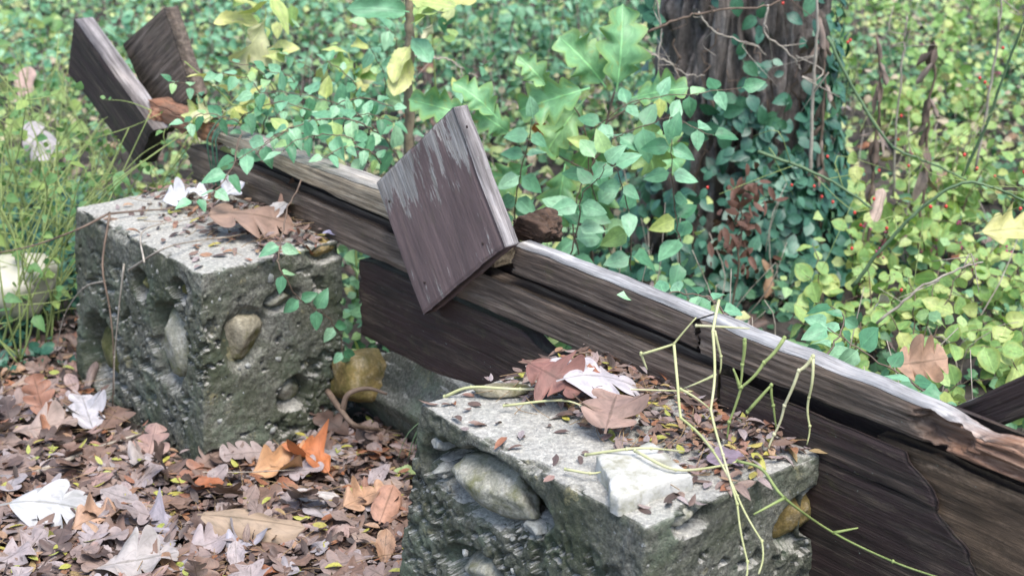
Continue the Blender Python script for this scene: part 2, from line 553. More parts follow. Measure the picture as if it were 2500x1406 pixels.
M['stem_straw'] = mat_plain('stem_straw', [(0.3, (0.34, 0.37, 0.14)), (0.55, (0.47, 0.47, 0.25)), (0.75, (0.54, 0.50, 0.35))], 9)
M['stem_brown'] = mat_plain('stem_brown', [(0.3, (0.075, 0.05, 0.035)), (0.7, (0.20, 0.14, 0.10))], 30)
M['stem_grey'] = mat_plain('stem_grey', [(0.3, (0.17, 0.14, 0.11)), (0.7, (0.46, 0.41, 0.34))], 30)
M['sapling_bark'] = mat_plain('sapling_bark', [(0.3, (0.16, 0.12, 0.08)), (0.7, (0.36, 0.29, 0.20))], 25, 0.8, 0.8)
M['cane_green'] = mat_plain('cane_green', [(0.3, (0.06, 0.11, 0.05)), (0.7, (0.13, 0.20, 0.10))], 18)
M['wire'] = mat_plain('wire', [(0.3, (0.03, 0.10, 0.06)), (0.7, (0.08, 0.20, 0.13))], 30, 0.5)
M['berry_pink'] = mat_plain('berry_pink', [(0.3, (0.28, 0.03, 0.10)), (0.7, (0.42, 0.07, 0.18))], 60, 0.4)
M['berry_red'] = mat_plain('berry_red', [(0.3, (0.45, 0.03, 0.02)), (0.7, (0.60, 0.07, 0.05))], 60, 0.3)
M['fungus'] = mat_plain('fungus', [(0.3, (0.30, 0.33, 0.20)), (0.5, (0.45, 0.43, 0.33)), (0.7, (0.52, 0.49, 0.40))], 7, 0.5, 0.15)

BARE = M['stem_brown']
M['honey'] = mat_leaf('honeysuckle_leaf', [(0.0, (0.06, 0.19, 0.09)), (0.3, (0.12, 0.30, 0.16)), (0.6, (0.20, 0.42, 0.25)), (0.82, (0.29, 0.50, 0.31)), (0.93, (0.30, 0.46, 0.17)), (1.0, (0.42, 0.48, 0.14))], transl=0.22, rough=0.45, spec=0.5)
M['coral'] = mat_leaf('coralberry_leaf', [(0.0, (0.16, 0.30, 0.085)), (0.4, (0.25, 0.42, 0.13)), (0.75, (0.36, 0.51, 0.18)), (1.0, (0.50, 0.54, 0.20))], transl=0.3, rough=0.55, spot=(0.30, 0.20, 0.08), spot_amt=0.5, edge=(0.33, 0.36, 0.08))
M['oak_green'] = mat_leaf('oak_leaf_green', [(0.0, (0.15, 0.34, 0.15)), (0.6, (0.22, 0.44, 0.21)), (1.0, (0.32, 0.48, 0.19))], transl=0.22, rough=0.5, spot=(0.30, 0.30, 0.06), spot_amt=0.5, vein=1.6, vein_n=6, edge=(0.26, 0.36, 0.09))
M['yellow'] = mat_leaf('yellow_leaf', [(0.0, (0.50, 0.50, 0.14)), (0.4, (0.56, 0.56, 0.24)), (0.7, (0.42, 0.52, 0.18)), (1.0, (0.58, 0.54, 0.36))], transl=0.22, rough=0.55, spot=(0.42, 0.34, 0.28), spot_amt=0.7, vein=1.3)
M['ivy'] = mat_leaf('ivy_leaf', [(0.0, (0.022, 0.085, 0.042)), (0.5, (0.04, 0.135, 0.07)), (1.0, (0.075, 0.20, 0.105))], transl=0.15, rough=0.42)
M['weed'] = mat_leaf('weed_leaf', [(0.0, (0.09, 0.22, 0.08)), (0.6, (0.16, 0.30, 0.10)), (1.0, (0.28, 0.38, 0.10))], transl=0.3, rough=0.55)
M['dry'] = mat_leaf('withered_leaf', [(0.0, (0.12, 0.085, 0.065)), (0.5, (0.22, 0.16, 0.13)), (1.0, (0.34, 0.27, 0.23))], transl=0.1, rough=0.8, vein=0.7)
M['dead'] = mat_leaf('dead_leaf', [(0.0, (0.15, 0.10, 0.085)), (0.18, (0.24, 0.17, 0.15)), (0.38, (0.34, 0.26, 0.235)), (0.55, (0.40, 0.34, 0.33)), (0.7, (0.28, 0.15, 0.09)), (0.85, (0.42, 0.31, 0.24)), (1.0, (0.50, 0.45, 0.44))], transl=0.08, rough=0.7, vein=0.72, vein_n=6, spot=(0.14, 0.09, 0.075), spot_amt=0.6)
_lit = [(0.0, (0.05, 0.035, 0.03)), (0.16, (0.11, 0.075, 0.065)), (0.30, (0.18, 0.11, 0.08)), (0.45, (0.24, 0.175, 0.15)), (0.60, (0.33, 0.28, 0.28)), (0.74, (0.26, 0.10, 0.045)), (0.85, (0.36, 0.235, 0.15)), (0.91, (0.40, 0.36, 0.07)), (0.97, (0.34, 0.37, 0.09)), (1.0, (0.22, 0.28, 0.07))]
M['litter'] = mat_leaf('litter_leaf', _lit, src='attr', transl=0.06, rough=0.55, vein=0.65, vein_n=6, spot=(0.07, 0.045, 0.04), spot_amt=0.75)
M['cover'] = mat_leaf('cover_leaf', [(0.0, (0.04, 0.115, 0.055)), (0.25, (0.09, 0.22, 0.11)), (0.5, (0.18, 0.35, 0.18)), (0.70, (0.29, 0.43, 0.17)), (0.86, (0.46, 0.52, 0.20)), (1.0, (0.42, 0.34, 0.24))], src='attr', transl=0.22, rough=0.5)
M['ivy_attr'] = mat_leaf('vinca_leaf', [(0.0, (0.025, 0.09, 0.06)), (0.6, (0.05, 0.15, 0.10)), (1.0, (0.09, 0.22, 0.14))], src='attr', transl=0.12, rough=0.4)

def solid_leaf(name, col, spot=None, vein=0.62, rough=0.65, transl=0.08):
    return mat_leaf(name, [(0, tuple(c * 0.97 for c in col)), (1, tuple(min(1, c * 1.03) for c in col))], vein=vein, rough=rough, transl=transl, vein_n=6, spot=spot, spot_amt=0.55)

def mat_ground():
    m, nt, bs, out = newmat('forest_soil')
    co = N(nt, 'ShaderNodeTexCoord').outputs['Object']
    c = ramp(nt, noise(nt, co, 14, 6, 0.7), [(0.3, (0.025, 0.02, 0.016)), (0.5, (0.055, 0.045, 0.038)), (0.7, (0.10, 0.085, 0.075))])
    nt.links.new(c, bs.inputs['Base Color'])
    bs.inputs['Roughness'].default_value = 0.95
    nt.links.new(bump(nt, noise(nt, co, 60, 5, 0.7), 0.7, 0.02), bs.inputs['Normal'])
    return m
M['soil'] = mat_ground()

def mat_bark():
    m, nt, bs, out = newmat('bark')
    L = nt.links
    co = N(nt, 'ShaderNodeTexCoord').outputs['Object']
    g = noise(nt, mapping(nt, co, (14, 14, 2.4)), 1.5, 6, 0.7, 0.4)
    c = ramp(nt, g, [(0.3, (0.045, 0.037, 0.032)), (0.5, (0.135, 0.115, 0.103)), (0.7, (0.29, 0.26, 0.24))])
    f = ramp(nt, noise(nt, co, 70, 4, 0.7), [(0.3, (0.5, 0.5, 0.5)), (0.7, (1.4, 1.4, 1.4))])
    c = mix(nt, 0.7, c, f, 'MULTIPLY')
    L.new(c, bs.inputs['Base Color'])
    bs.inputs['Roughness'].default_value = 0.9
    b = bump(nt, g, 0.8, 0.02)
    L.new(bump(nt, noise(nt, mapping(nt, co, (1, 1, 0.4)), 90, 4, 0.7), 0.6, 0.006, b), bs.inputs['Normal'])
    return m
M['bark'] = mat_bark()

# ------------------------------------------------------------------ leaf shapes (stalk at origin, +Y to tip, +Z up side)
def leaf_shape(wf, nst=9, cols=2, fold=0.25, droop=0.25, curl=0.0, wave=0.0, fwd=0.0, petiole=0.0, seed=0, asym=0.0):
    """wf(t): half width over length 1. Returns verts, faces, uv."""
    rr = np.random.RandomState(seed)
    ts = np.linspace(0, 1, nst)
    cs = np.linspace(-1, 1, 2 * cols + 1)
    ph = rr.uniform(0, 6.28, 3)
    V, UV = [], []
    for t in ts:
        w = max(wf(t), 0.004)
        for c in cs:
            x = c * w * (1 + asym * c)
            y = t + fwd * abs(c) * w
            z = abs(x) * fold - droop * t * t + wave * w * math.sin(9 * t + ph[0] + 2.2 * c) * abs(c)
            if curl:                                  # roll the blade about its midrib
                a = x * curl
                x2 = math.sin(a) / curl if abs(a) > 1e-6 else x
                z = z + (1 - math.cos(a)) / curl
                x = x2
            V.append((x, y + petiole, z))
            UV.append((0.5 + 0.5 * c, t))
    k = len(cs)
    idx = np.arange(nst * k).reshape(nst, k)
    q = np.stack([idx[:-1, :-1], idx[:-1, 1:], idx[1:, 1:], idx[1:, :-1]], -1).reshape(-1, 4)
    V = np.array(V); UV = np.array(UV)
    if petiole:
        w = 0.012
        b = len(V)
        V = np.vstack([V, [[-w, 0, 0.0], [w, 0, 0.0], [w, petiole + 0.03, 0.003], [-w, petiole + 0.03, 0.003]]])
        UV = np.vstack([UV, [[0.5, 0], [0.5, 0], [0.5, 0], [0.5, 0]]])
        q = np.vstack([q, [[b, b + 1, b + 2, b + 3]]])
    return V, q, UV

def w_honey(t): return 0.34 * (math.sin(math.pi * min(1, t ** 0.62)) ** 0.75) * (1 - 0.12 * t) if t < 1 else 0
def w_coral(t): return 0.42 * math.sin(math.pi * t ** 0.85) ** 0.6 if 0 < t < 1 else 0
def w_ivy(t): return 0.33 * math.sin(math.pi * t ** 0.8) ** 0.7 if 0 < t < 1 else 0
def w_lanc(t): return 0.20 * math.sin(math.pi * t ** 0.75) ** 0.8 if 0 < t < 1 else 0
def w_leaflet(t): return 0.19 * math.sin(math.pi * t ** 0.9) ** 0.6 if 0 < t < 1 else 0
def lobed(n, base, amp, tip, sharp=1.0, peak=0.6, rnd=False):
    def f(t):
        if t >= 1: return 0.0
        env = base * (math.sin(math.pi * min(1, (t * 0.93 + 0.05)) ** (0.9 / peak * 0.62)) ** 0.7)
        ph = (t * n) % 1.0
        if rnd: k = (1 - abs(2 * ph - 1) ** 2.6) ** 0.55
        else: k = 1 - abs(2 * ph - 1) ** sharp
        i = int(t * n)
        k *= (0.86, 1.0, 0.93, 1.05, 0.9, 1.0, 0.95, 1, 1, 1)[i % 10] if n < 8 else 1
        return env * (1 - amp + amp * k) * (1 if t < 0.93 else (1 - t) / 0.07 * (1 - tip) + tip)
    return f
w_redoak = lobed(4.0, 0.40, 0.52, 0.1, 1.25, 0.6)
w_whiteoak = lobed(4.0, 0.37, 0.62, 0.5, 1.8, 0.62, True)
w_maple = lobed(3.0, 0.50, 0.55, 0.0, 1.0, 0.5)
w_pointed = lobed(9.0, 0.30, 0.10, 0.0, 1.0, 0.5)

PROTO = {}
def protos(kind, n, **kw):
    PROTO[kind] = []
    for i in range(n):
        a = {k: (v[0] + (v[1] - v[0]) * i / max(1, n - 1) if isinstance(v, tuple) else v) for k, v in kw.items()}
        PROTO[kind].append(leaf_shape(seed=i * 7 + len(kind), **a))
protos('honey', 5, wf=w_honey, nst=7, cols=2, fold=(0.05, 0.45), droop=(0.05, 0.35), wave=0.1, petiole=0.08)
protos('coral', 5, wf=w_coral, nst=7, cols=2, fold=(0.0, 0.35), droop=(0.0, 0.3), wave=0.12, petiole=0.06)
protos('ivy', 3, wf=w_ivy, nst=6, cols=1, fold=(0.1, 0.35), droop=(0.1, 0.3), petiole=0.1)
protos('lanc', 4, wf=w_lanc, nst=8, cols=1, fold=(0.1, 0.5), droop=(0.1, 0.5), wave=0.2, petiole=0.06)
protos('redoak', 5, wf=w_redoak, nst=33, cols=2, fold=(0.05, 0.25), droop=(0.15, 0.7), wave=0.5, fwd=0.45, curl=(0.4, 2.2), petiole=0.14)
protos('whiteoak', 6, wf=w_whiteoak, nst=45, cols=3, fold=(0.0, 0.2), droop=(-0.15, 0.5), wave=0.55, fwd=0.35, curl=(0.6, 3.0), petiole=0.12)
protos('oakarch', 3, wf=w_whiteoak, nst=45, cols=4, fold=(-0.1, 0.05), droop=(0.5, 0.15), wave=0.3, fwd=0.35, curl=(-2.0, -3.4), petiole=0.10)
protos('roll', 3, wf=w_pointed, nst=25, cols=5, fold=0.0, droop=(0.1, 0.35), wave=0.22, curl=(-4.5, -7.0), petiole=0.05)
protos('maple', 4, wf=w_maple, nst=29, cols=3, fold=(0.0, 0.25), droop=(0.1, 0.4), wave=0.5, fwd=0.55, curl=(0.4, 2.6), petiole=0.15)
protos('flatoak', 5, wf=w_whiteoak, nst=37, cols=2, fold=(-0.1, 0.1), droop=(-0.1, 0.15), wave=0.25, fwd=0.35, curl=(0.3, 1.0), petiole=0.12)
protos('flatmaple', 4, wf=w_maple, nst=29, cols=2, fold=(-0.08, 0.1), droop=(-0.1, 0.15), wave=0.25, fwd=0.55, curl=(0.3, 1.0), petiole=0.12)
protos('oval', 4, wf=w_pointed, nst=19, cols=2, fold=(0.0, 0.3), droop=(-0.1, 0.4), wave=0.25, curl=(0.3, 3.2), petiole=0.1)
protos('leaflet', 5, wf=w_leaflet, nst=5, cols=1, fold=(-0.3, 0.6), droop=(-0.2, 0.4))
protos('small', 3, wf=w_coral, nst=4, cols=1, fold=(0.0, 0.4), droop=(0.05, 0.3))
protos('smallv', 3, wf=w_honey, nst=5, cols=1, fold=(0.05, 0.4), droop=(0.05, 0.4))
PM = {}
def pmesh(kind, i, mat):
    key = (kind, i, mat.name)
    if key not in PM:
        V, q, uv = PROTO[kind][i]
        PM[key] = mesh_np('leaf', V, q, [mat], uv=uv)
    return PM[key]

def frame(p, d, up, s, sx=1.0):
    y = unit(d)
    x = np.cross(y, up)
    if np.linalg.norm(x) < 1e-3: x = np.cross(y, [0.3, 0.9, 0.2])
    x = unit(x); z = np.cross(x, y)
    m = Matrix(((x[0] * s * sx, y[0] * s, z[0] * s, p[0]), (x[1] * s * sx, y[1] * s, z[1] * s, p[1]), (x[2] * s * sx, y[2] * s, z[2] * s, p[2]), (0, 0, 0, 1)))
    return m

def frames_np(P, D, UPV, S):
    Y = D / np.maximum(np.linalg.norm(D, axis=1, keepdims=True), 1e-9)
    X = np.cross(Y, UPV); X /= np.maximum(np.linalg.norm(X, axis=1, keepdims=True), 1e-9)
    Z = np.cross(X, Y)
    return np.stack([X, Y, Z], 2) * S[:, None, None]

def scatter_mesh(name, kind, P, D, UPV, S, tint, mats):
    Rm = frames_np(P, D, UPV, S)
    n = len(P)
    ks = np.arange(n) % len(PROTO[kind])
    Vs, Qs, UVs, Ts = [], [], [], []
    base = 0
    for k, (V, q, uv) in enumerate(PROTO[kind]):
        sel = np.where(ks == k)[0]
        if not len(sel): continue
        vv = np.einsum('nij,vj->nvi', Rm[sel], V) + P[sel][:, None, :]
        Vs.append(vv.reshape(-1, 3))
        Qs.append((q[None] + (np.arange(len(sel)) * len(V))[:, None, None] + base).reshape(-1, 4))
        UVs.append(np.tile(uv, (len(sel), 1)))
        Ts.append(np.repeat(tint[sel], len(V)))
        base += len(sel) * len(V)
    return np.concatenate(Vs), np.concatenate(Qs), np.concatenate(UVs), np.concatenate(Ts)

def join_scatter(name, parts, mats, loc=(0, 0, 0), mi_split=True):
    V, Q, UV, T, MI = [], [], [], [], []
    base = 0
    for m, (v, q, uv, t) in parts:
        V.append(v); Q.append(q + base); UV.append(uv); T.append(t); MI.append(np.full(len(q), m)); base += len(v)
    return mesh_np(name, np.concatenate(V) - np.asarray(loc), np.concatenate(Q), mats, mi=np.concatenate(MI), uv=np.concatenate(UV), tint=np.concatenate(T))

# ------------------------------------------------------------------ terrain
def ground_z(x, y):
    x = np.atleast_1d(np.asarray(x, float)); y = np.atleast_1d(np.asarray(y, float))
    p = np.stack([x * 1.3, y * 1.3, np.zeros_like(x)], 1)
    s = (x * ND[0] + y * ND[1]) - P0 @ ND                 # distance behind the timber wall
    z = fbm(p, 3, 5) * 0.025 * sstep(-0.2, 0.6, s) + fbm(p * 3, 2, 9) * 0.008
    return z + 0.05 * np.maximum(0, y - 5.5) * sstep(0, 1, s)

def build_ground():
    xs = np.concatenate([np.linspace(-40, -4.2, 20), np.linspace(-4, 4, 161), np.linspace(4.2, 40, 20)])
    ys = np.concatenate([np.linspace(-20, 1.0, 14), np.linspace(1.1, 11, 180), np.linspace(11.3, 60, 24)])
    X, Y = np.meshgrid(xs, ys)
    Z = ground_z(X.ravel(), Y.ravel()).reshape(X.shape)
    idx = np.arange(X.size).reshape(X.shape)
    q = np.stack([idx[:-1, :-1], idx[:-1, 1:], idx[1:, 1:], idx[1:, :-1]], -1).reshape(-1, 4)
    o = ob('ground', mesh_np('ground', np.stack([X.ravel(), Y.ravel(), Z.ravel()], 1), q, [M['soil']]))
    tag(o, 'dark forest soil under the leaf litter and undergrowth', kind='structure')
build_ground()

# ------------------------------------------------------------------ concrete piers
def stone_mesh(name, seed, radii, mat, rough=0.16, sub=4, axes=None):
    """a broken rock: facets cut by random planes, then worn and roughened"""
    v, f = ico(sub)
    rr = np.random.RandomState(seed + 100)
    n = rr.normal(0, 1, (18, 3)); n /= np.linalg.norm(n, axis=1, keepdims=True)
    hgt = rr.uniform(0.72, 1.0, 18)
    dots = np.maximum(v @ n.T, 1e-3)
    d = np.minimum((hgt / dots).min(1), 1.12)
    d = d * (1 + rough * 0.8 * fbm(v * 1.6 + seed * 3.1, 3, seed)) + 0.05 * fbm(v * 6 + seed, 3, seed)
    v2 = v * d[:, None] * np.asarray(radii)
    if axes is not None: v2 = v2 @ np.asarray(axes)
    return mesh_np(name, v2, f, [mat])

class Pier:
    def __init__(s, corner, La, Lb, label, batter, voids, seed, H=0.60):
        s.C, s.La, s.Lb, s.H, s.seed, s.batter, s.voids = np.asarray(corner), La, Lb, H, seed, batter, voids
        s.base = s.C - RD * La / 2 + ND * Lb / 2 - ZD * ZT
        s.root = empty('concrete_pier', s.base, label, 'pier')
        s.stones = []
    def pt(s, u, v, w):                           # u along the row to the left, v into the picture, w up (0 = top)
        return s.C - RD * u + ND * v + ZD * w
    def on_face(s, px, py, face):
        d = ray(px, py)
        n, o = (ND, s.C) if face == 'L' else (RD, s.C)
        t = ((o - CAM) @ n) / (d @ n)
        q = CAM + d * t - s.C
        return np.array([-(q @ RD), q @ ND, q @ ZD])
    def stone(s, px, py, wpx, hpx, face, mat, depth=0.02, label=None, tilt=0.0, rim=1.18, cav=0.05):
        c = s.on_face(px, py, face)
        m = scale_at(s.pt(*c))
        fore = 1 / abs(unit(ray(px, py)) @ (ND if face == 'L' else RD))
        ru, rw = wpx * m / 2 * min(fore, 1.6) , hpx * m / 2 * 1.05
        s.stones.append((c, ru, rw, face, mat, depth, label, tilt, rim, cav))
    def build(s, res=0.0038, pebbles=35):
        La, Lb, H = s.La, s.Lb, s.H
        def grid(fn, n1, n2):
            a, b = np.meshgrid(np.linspace(0, 1, n1), np.linspace(0, 1, n2), indexing='ij')
            p = fn(a.ravel(), b.ravel())
            idx = np.arange(n1 * n2).reshape(n1, n2)
            q = np.stack([idx[:-1, :-1], idx[1:, :-1], idx[1:, 1:], idx[:-1, 1:]], -1).reshape(-1, 4)
            return p, q
        nu, nv, nw = int(La / res), int(Lb / res), int(H / res)
        S = lambda a, b, c: np.stack([a, b, c], 1)
        o = np.ones_like
        faces = [grid(lambda a, b: S(La * (1 - a), 0 * a, -H * (1 - b)), nu, nw),           # left face (v=0)
                 grid(lambda a, b: S(0 * a, Lb * a, -H * (1 - b)), nv, nw),                  # right face (u=0)
                 grid(lambda a, b: S(La * (1 - a), Lb * b, 0 * a), nu, nv),                  # top
                 grid(lambda a, b: S(La * a, Lb * o(a), -H * (1 - b)), nu // 2, nw // 2),    # back
                 grid(lambda a, b: S(La * o(a), Lb * (1 - a), -H * (1 - b)), nv // 2, nw // 2)]
        Vs, Qs, n = [], [], 0
        for p, q in faces:
            Vs.append(p); Qs.append(q + n); n += len(p)
        p = np.concatenate(Vs)
        rad = 0.008
        lo = np.array([rad, rad, -H - 1]); hi = np.array([La - rad, Lb - rad, -rad])
        c = np.clip(p, lo, hi)
        d = p - c
        nn = d / np.maximum(np.linalg.norm(d, axis=1, keepdims=True), 1e-9)
        pr = c + nn * rad
        side = 1 - np.abs(nn[:, 2])
        w = p[:, 2]
        P3 = p + s.seed * 5.3
        low = sstep(-0.035, -0.13, w + 0.05 * fbm(P3 * 7, 2, 3))                # the rim band is smoother
        vmask = sstep(-0.10, 0.22, fbm(P3 * 5, 3, 21) + s.voids * np.where(p[:, 1] < 0.02, 0.45, -0.12))
        f1, f2, cid = worley(P3 * 60, 4)
        wv = np.stack([fbm(P3 * 26, 3, 51), fbm(P3 * 26, 3, 52), fbm(P3 * 26, 3, 53)], 1)
        e1, e2, eid = worley(P3 * 24 + 0.55 * wv, 44)
        crumb = (cid - 0.5) * 0.002 + (eid - 0.5) * 0.004 - 0.005 * sstep(0.2, 0.03, e2 - e1) * (eid > 0.5)
        vo = fbm(P3 * np.array([30, 30, 36]) + 0.4 * wv, 3, 61)
        pits = sstep(0.16, 0.36, vo) + 0.5 * sstep(0.26, 0.42, fbm(P3 * 55, 2, 66))
        h = side * (fbm(P3 * 7, 3, 1) * 0.006 + fbm(P3 * 70, 3, 2) * 0.0038)
        h = h + side * low * vmask * (crumb - np.minimum(pits, 1.2) * 0.017)
        h = h + side * low * (1 - vmask) * (crumb * 0.25 - sstep(0.42, 0.5, vo) * 0.02)
        h = h + (1 - side) * (fbm(P3 * 8, 3, 6) * 0.005 + fbm(P3 * 70, 2, 7) * 0.0014)
        # chipped top edges
        ed = np.minimum(np.minimum(np.abs(p[:, 1]), np.abs(p[:, 0])), 9) + np.abs(w)
        chip = sstep(0.03, 0.0, ed) * sstep(0.05, 0.5, fbm(P3 * 18, 3, 31)) * 0.022
        h = h - chip
        for (c0, ru, rw, face, mat, depth, label, tilt, rim, cav) in s.stones:
            a = (p[:, 0] - c0[0]) if face == 'L' else (p[:, 1] - c0[1])
            on = (p[:, 1] < 0.03) if face == 'L' else (p[:, 0] < 0.03)
            b = w - c0[2]
            ca, sa = math.cos(tilt), math.sin(tilt)
            aa, bb = ca * a + sa * b, -sa * a + ca * b
            e = np.sqrt((aa / (ru * rim)) ** 2 + (bb / (rw * rim)) ** 2) + 0.20 * fbm(P3 * 20, 2, 41)
            cm = sstep(1.16, 0.78, e) * on * side
            h = h * (1 - 0.85 * cm) - cav * cm
        pr = pr + nn * h[:, None]
        # battered foot
        k = np.clip(-w / ZT, 0, 1.2)
        pr[:, 0] += np.where(p[:, 0] > La / 2, s.batter[0], -s.batter[1]) * k * np.abs(p[:, 0] / La * 2 - 1)
        pr[:, 1] += np.where(p[:, 1] < Lb / 2, -s.batter[2], 0) * k * np.abs(p[:, 1] / Lb * 2 - 1)
        V = s.C[None] - pr[:, :1] * RD - pr[:, 1:2] * -ND + pr[:, 2:] * ZD - s.base
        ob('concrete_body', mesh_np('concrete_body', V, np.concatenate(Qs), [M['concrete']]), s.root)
        for i, (c0, ru, rw, face, mat, depth, label, tilt, rim, cav) in enumerate(s.stones):
            ax, nrm = (-RD, -ND) if face == 'L' else (ND, RD)
            ca, sa = math.cos(tilt), math.sin(tilt)
            A = ca * ax + sa * ZD; B = -sa * ax + ca * ZD
            k = np.clip(-c0[2] / ZT, 0, 1.2)
            pos = s.pt(*c0) + (-ND * s.batter[2] * k if face == 'L' else RD * s.batter[1] * k)
            me = stone_mesh('stone', s.seed * 10 + i, (ru * 0.97, rw * 0.97, 0.045), M[mat], axes=[A, B, nrm])
            st = ob('stone', me, s.root, pos - s.base - nrm * (0.045 - 0.006 + depth))
            if label: st['label'] = label
        # loose aggregate showing in the honeycombed faces
        if pebbles:
            mb = MB()
            iv, jf = ico(1)
            for j in range(pebbles):
                face = 'L' if NR.rand() < 0.62 else 'R'
                u_, v_ = (NR.rand() * La, 0) if face == 'L' else (0, NR.rand() * Lb)
                w_ = -0.05 - NR.rand() * (ZT - 0.06)
                nrm = -ND if face == 'L' else RD
                k = -w_ / ZT
                c = s.pt(u_, v_, w_) - nrm * 0.004 + (-ND * s.batter[2] * k if face == 'L' else RD * s.batter[1] * k)
                rr = NR.uniform(0.003, 0.008) * (1.6 if NR.rand() < 0.1 else 1)
                sc = NR.uniform(0.7, 1.3, 3) * rr
                dd = 1 + 0.25 * NR.uniform(-1, 1, len(iv))
                mb.add(iv * dd[:, None] * sc + c - s.base, tris=jf)
            po = ob('aggregate', mb.mesh('aggregate', [M['pebble']]), s.root)
            po['kind'] = 'stuff'

pier1 = Pier(G(490, 670, ZT), 0.588 * U, 0.332 * U, 'rough concrete block at left centre, a leafy vine hanging down its right face', (0.045, 0.0, 0.03), 0.6, 1)
pier1.stone(268, 865, 90, 150, 'L', 'stone_moss', 0.025, 'dark mossy stone in a deep hole near the foot', tilt=0.15, cav=0.07)
pier1.stone(425, 845, 90, 170, 'L', 'stone_pale', -0.002, 'grey stone flush with the face')
pier1.stone(345, 692, 40, 60, 'L', 'stone_moss', 0.02, cav=0.05)
pier1.stone(437, 708, 44, 50, 'L', 'stone_moss', 0.025, cav=0.05)
pier1.stone(600, 825, 92, 140, 'R', 'stone_tan', -0.004, 'tan stone set in the right face', cav=0.022, rim=1.05, tilt=-0.2)
pier1.stone(690, 735, 70, 50, 'R', 'stone_pale', 0.01, cav=0.03)
pier1.stone(720, 960, 60, 70, 'R', 'stone_pale', 0.02, cav=0.05)
pier1.stone(800, 612, 80, 46, 'R', 'stone_ochre', 0.004, 'ochre stone under the top edge', cav=0.02)
pier1.build()
pier2 = Pier(G(1580, 1290, ZT), 0.52 * U, 0.357 * U, 'rough concrete block in the foreground, a white stone slab on its top', (0.075, 0.0, 0.03), 0.75, 2)
pier2.stone(1195, 1192, 215, 124, 'L', 'stone_pale', -0.010, 'large pale olive stone in a deep hollow', tilt=-0.06, cav=0.085, rim=1.28)
pier2.stone(1185, 1400, 110, 90, 'L', 'stone_pale', -0.004, 'pale stone low on the left face', cav=0.05)
pier2.stone(1062, 1085, 24, 44, 'L', 'pebble', 0.0, cav=0.01)
pier2.stone(1075, 1150, 30, 34, 'L', 'pebble', 0.0, cav=0.01)
pier2.stone(1300, 1290, 50, 36, 'L', 'pebble', 0.004, cav=0.02)
pier2.stone(1965, 1265, 110, 120, 'R', 'stone_ochre', 0.008, 'yellowish stone near the timber', cav=0.035)
pier2.stone(1690, 1270, 70, 60, 'R', 'stone_pale', 0.012, cav=0.03)
pier2.build(pebbles=45)
def rock(name, px, py, p, wpx, hpx, deep, mat, label, cat='stone', seed=3, sub=4, rough=0.2):
    m = scale_at(p)
    me = stone_mesh(name, seed, (wpx * m / 2, deep, hpx * m / 2), M[mat], rough=rough, sub=sub)
    return tag(ob(name, me, None, p), label, cat)

# ochre rubble and a low slab of old footing between the piers
p = AT(880, 915, pier1.pt(0.0, 0.40, 0)[1] + 0.02)
rock('rubble_stone', 880, 915, p, 185, 150, 0.11, 'stone_ochre', 'mossy ochre stone jutting out at the foot of the left block beside the dark planks', seed=5)
p = AT(1010, 985, 3.62)
ft = stone_mesh('footing_slab', 12, (0.33, 0.09, 0.13), M['concrete'], 0.25, 5, axes=[-RD, ND, ZD])
tag(ob('footing_slab', ft, None, WP(1010, 975, 0.11) * np.array([1, 1, 0]) + np.array([0, 0, 0.10])), 'grey lump of footing concrete under the dark planks between the two blocks', 'footing')
# white slab on the near block
def slab():
    px = [(1455, 1113), (1478, 1102), (1545, 1098), (1585, 1076), (1612, 1090), (1640, 1118), (1692, 1160), (1640, 1172), (1590, 1190), (1545, 1208), (1512, 1216), (1490, 1205), (1488, 1168)]
    top = np.array([G(x, y - 4, ZT + 0.032) for x, y in px])
    c = top.mean(0)
    rings = [(0.15, 0.0), (0.4, 0.001), (0.65, 0.0), (0.85, -0.001), (0.96, -0.002), (0.985, -0.005), (1.0, -0.018), (1.015, -0.036)]
    ang = np.linspace(0, len(px), 104, endpoint=False)
    def edge(t):
        i = int(t) % len(px); f = t - int(t)
        return top[i] * (1 - f) + top[(i + 1) % len(px)] * f
    E = np.array([edge(t) for t in ang])
    V = []
    for k, dz in rings:
        r_ = c + (E - c) * k
        r_[:, 2] = c[2] + dz
        V.append(r_)
    V = np.concatenate(V + [[c]])
    V = V + np.stack([fbm(V * 30, 3, 1), fbm(V * 30, 3, 2), fbm(V * 25, 3, 3)], 1) * np.array([0.005, 0.005, 0.003])
    n = 104
    idx = np.arange(len(rings) * n).reshape(len(rings), n)
    q = np.stack([idx[:-1], idx[1:], np.roll(idx[1:], -1, 1), np.roll(idx[:-1], -1, 1)], -1).reshape(-1, 4)
    t = np.array([[idx[0, j], idx[0, (j + 1) % n], len(V) - 1] for j in range(n)])
    base = np.array([c[0], c[1], ZT])
    o = ob('stone_slab', mesh_np('stone_slab', V - base, [q, t], [M['stone_white']]), None, base)
    tag(o, 'broken white stone slab lying flat on the near concrete block', 'stone')
slab()
p = G(1215, 950, ZT + 0.01)
rock('stone_flake', 1215, 950, p, 150, 26, 0.028, 'stone_tan', 'thin cream stone flake on the back corner of the near block', seed=9, sub=3)
p = AT(15, 690, G(60, 840, 0)[1])
rock('rounded_stone', 25, 700, p, 240, 180, 0.10, 'fungus', 'smooth cream rounded stone among the weeds at the left edge of the photo', seed=4, rough=0.05)

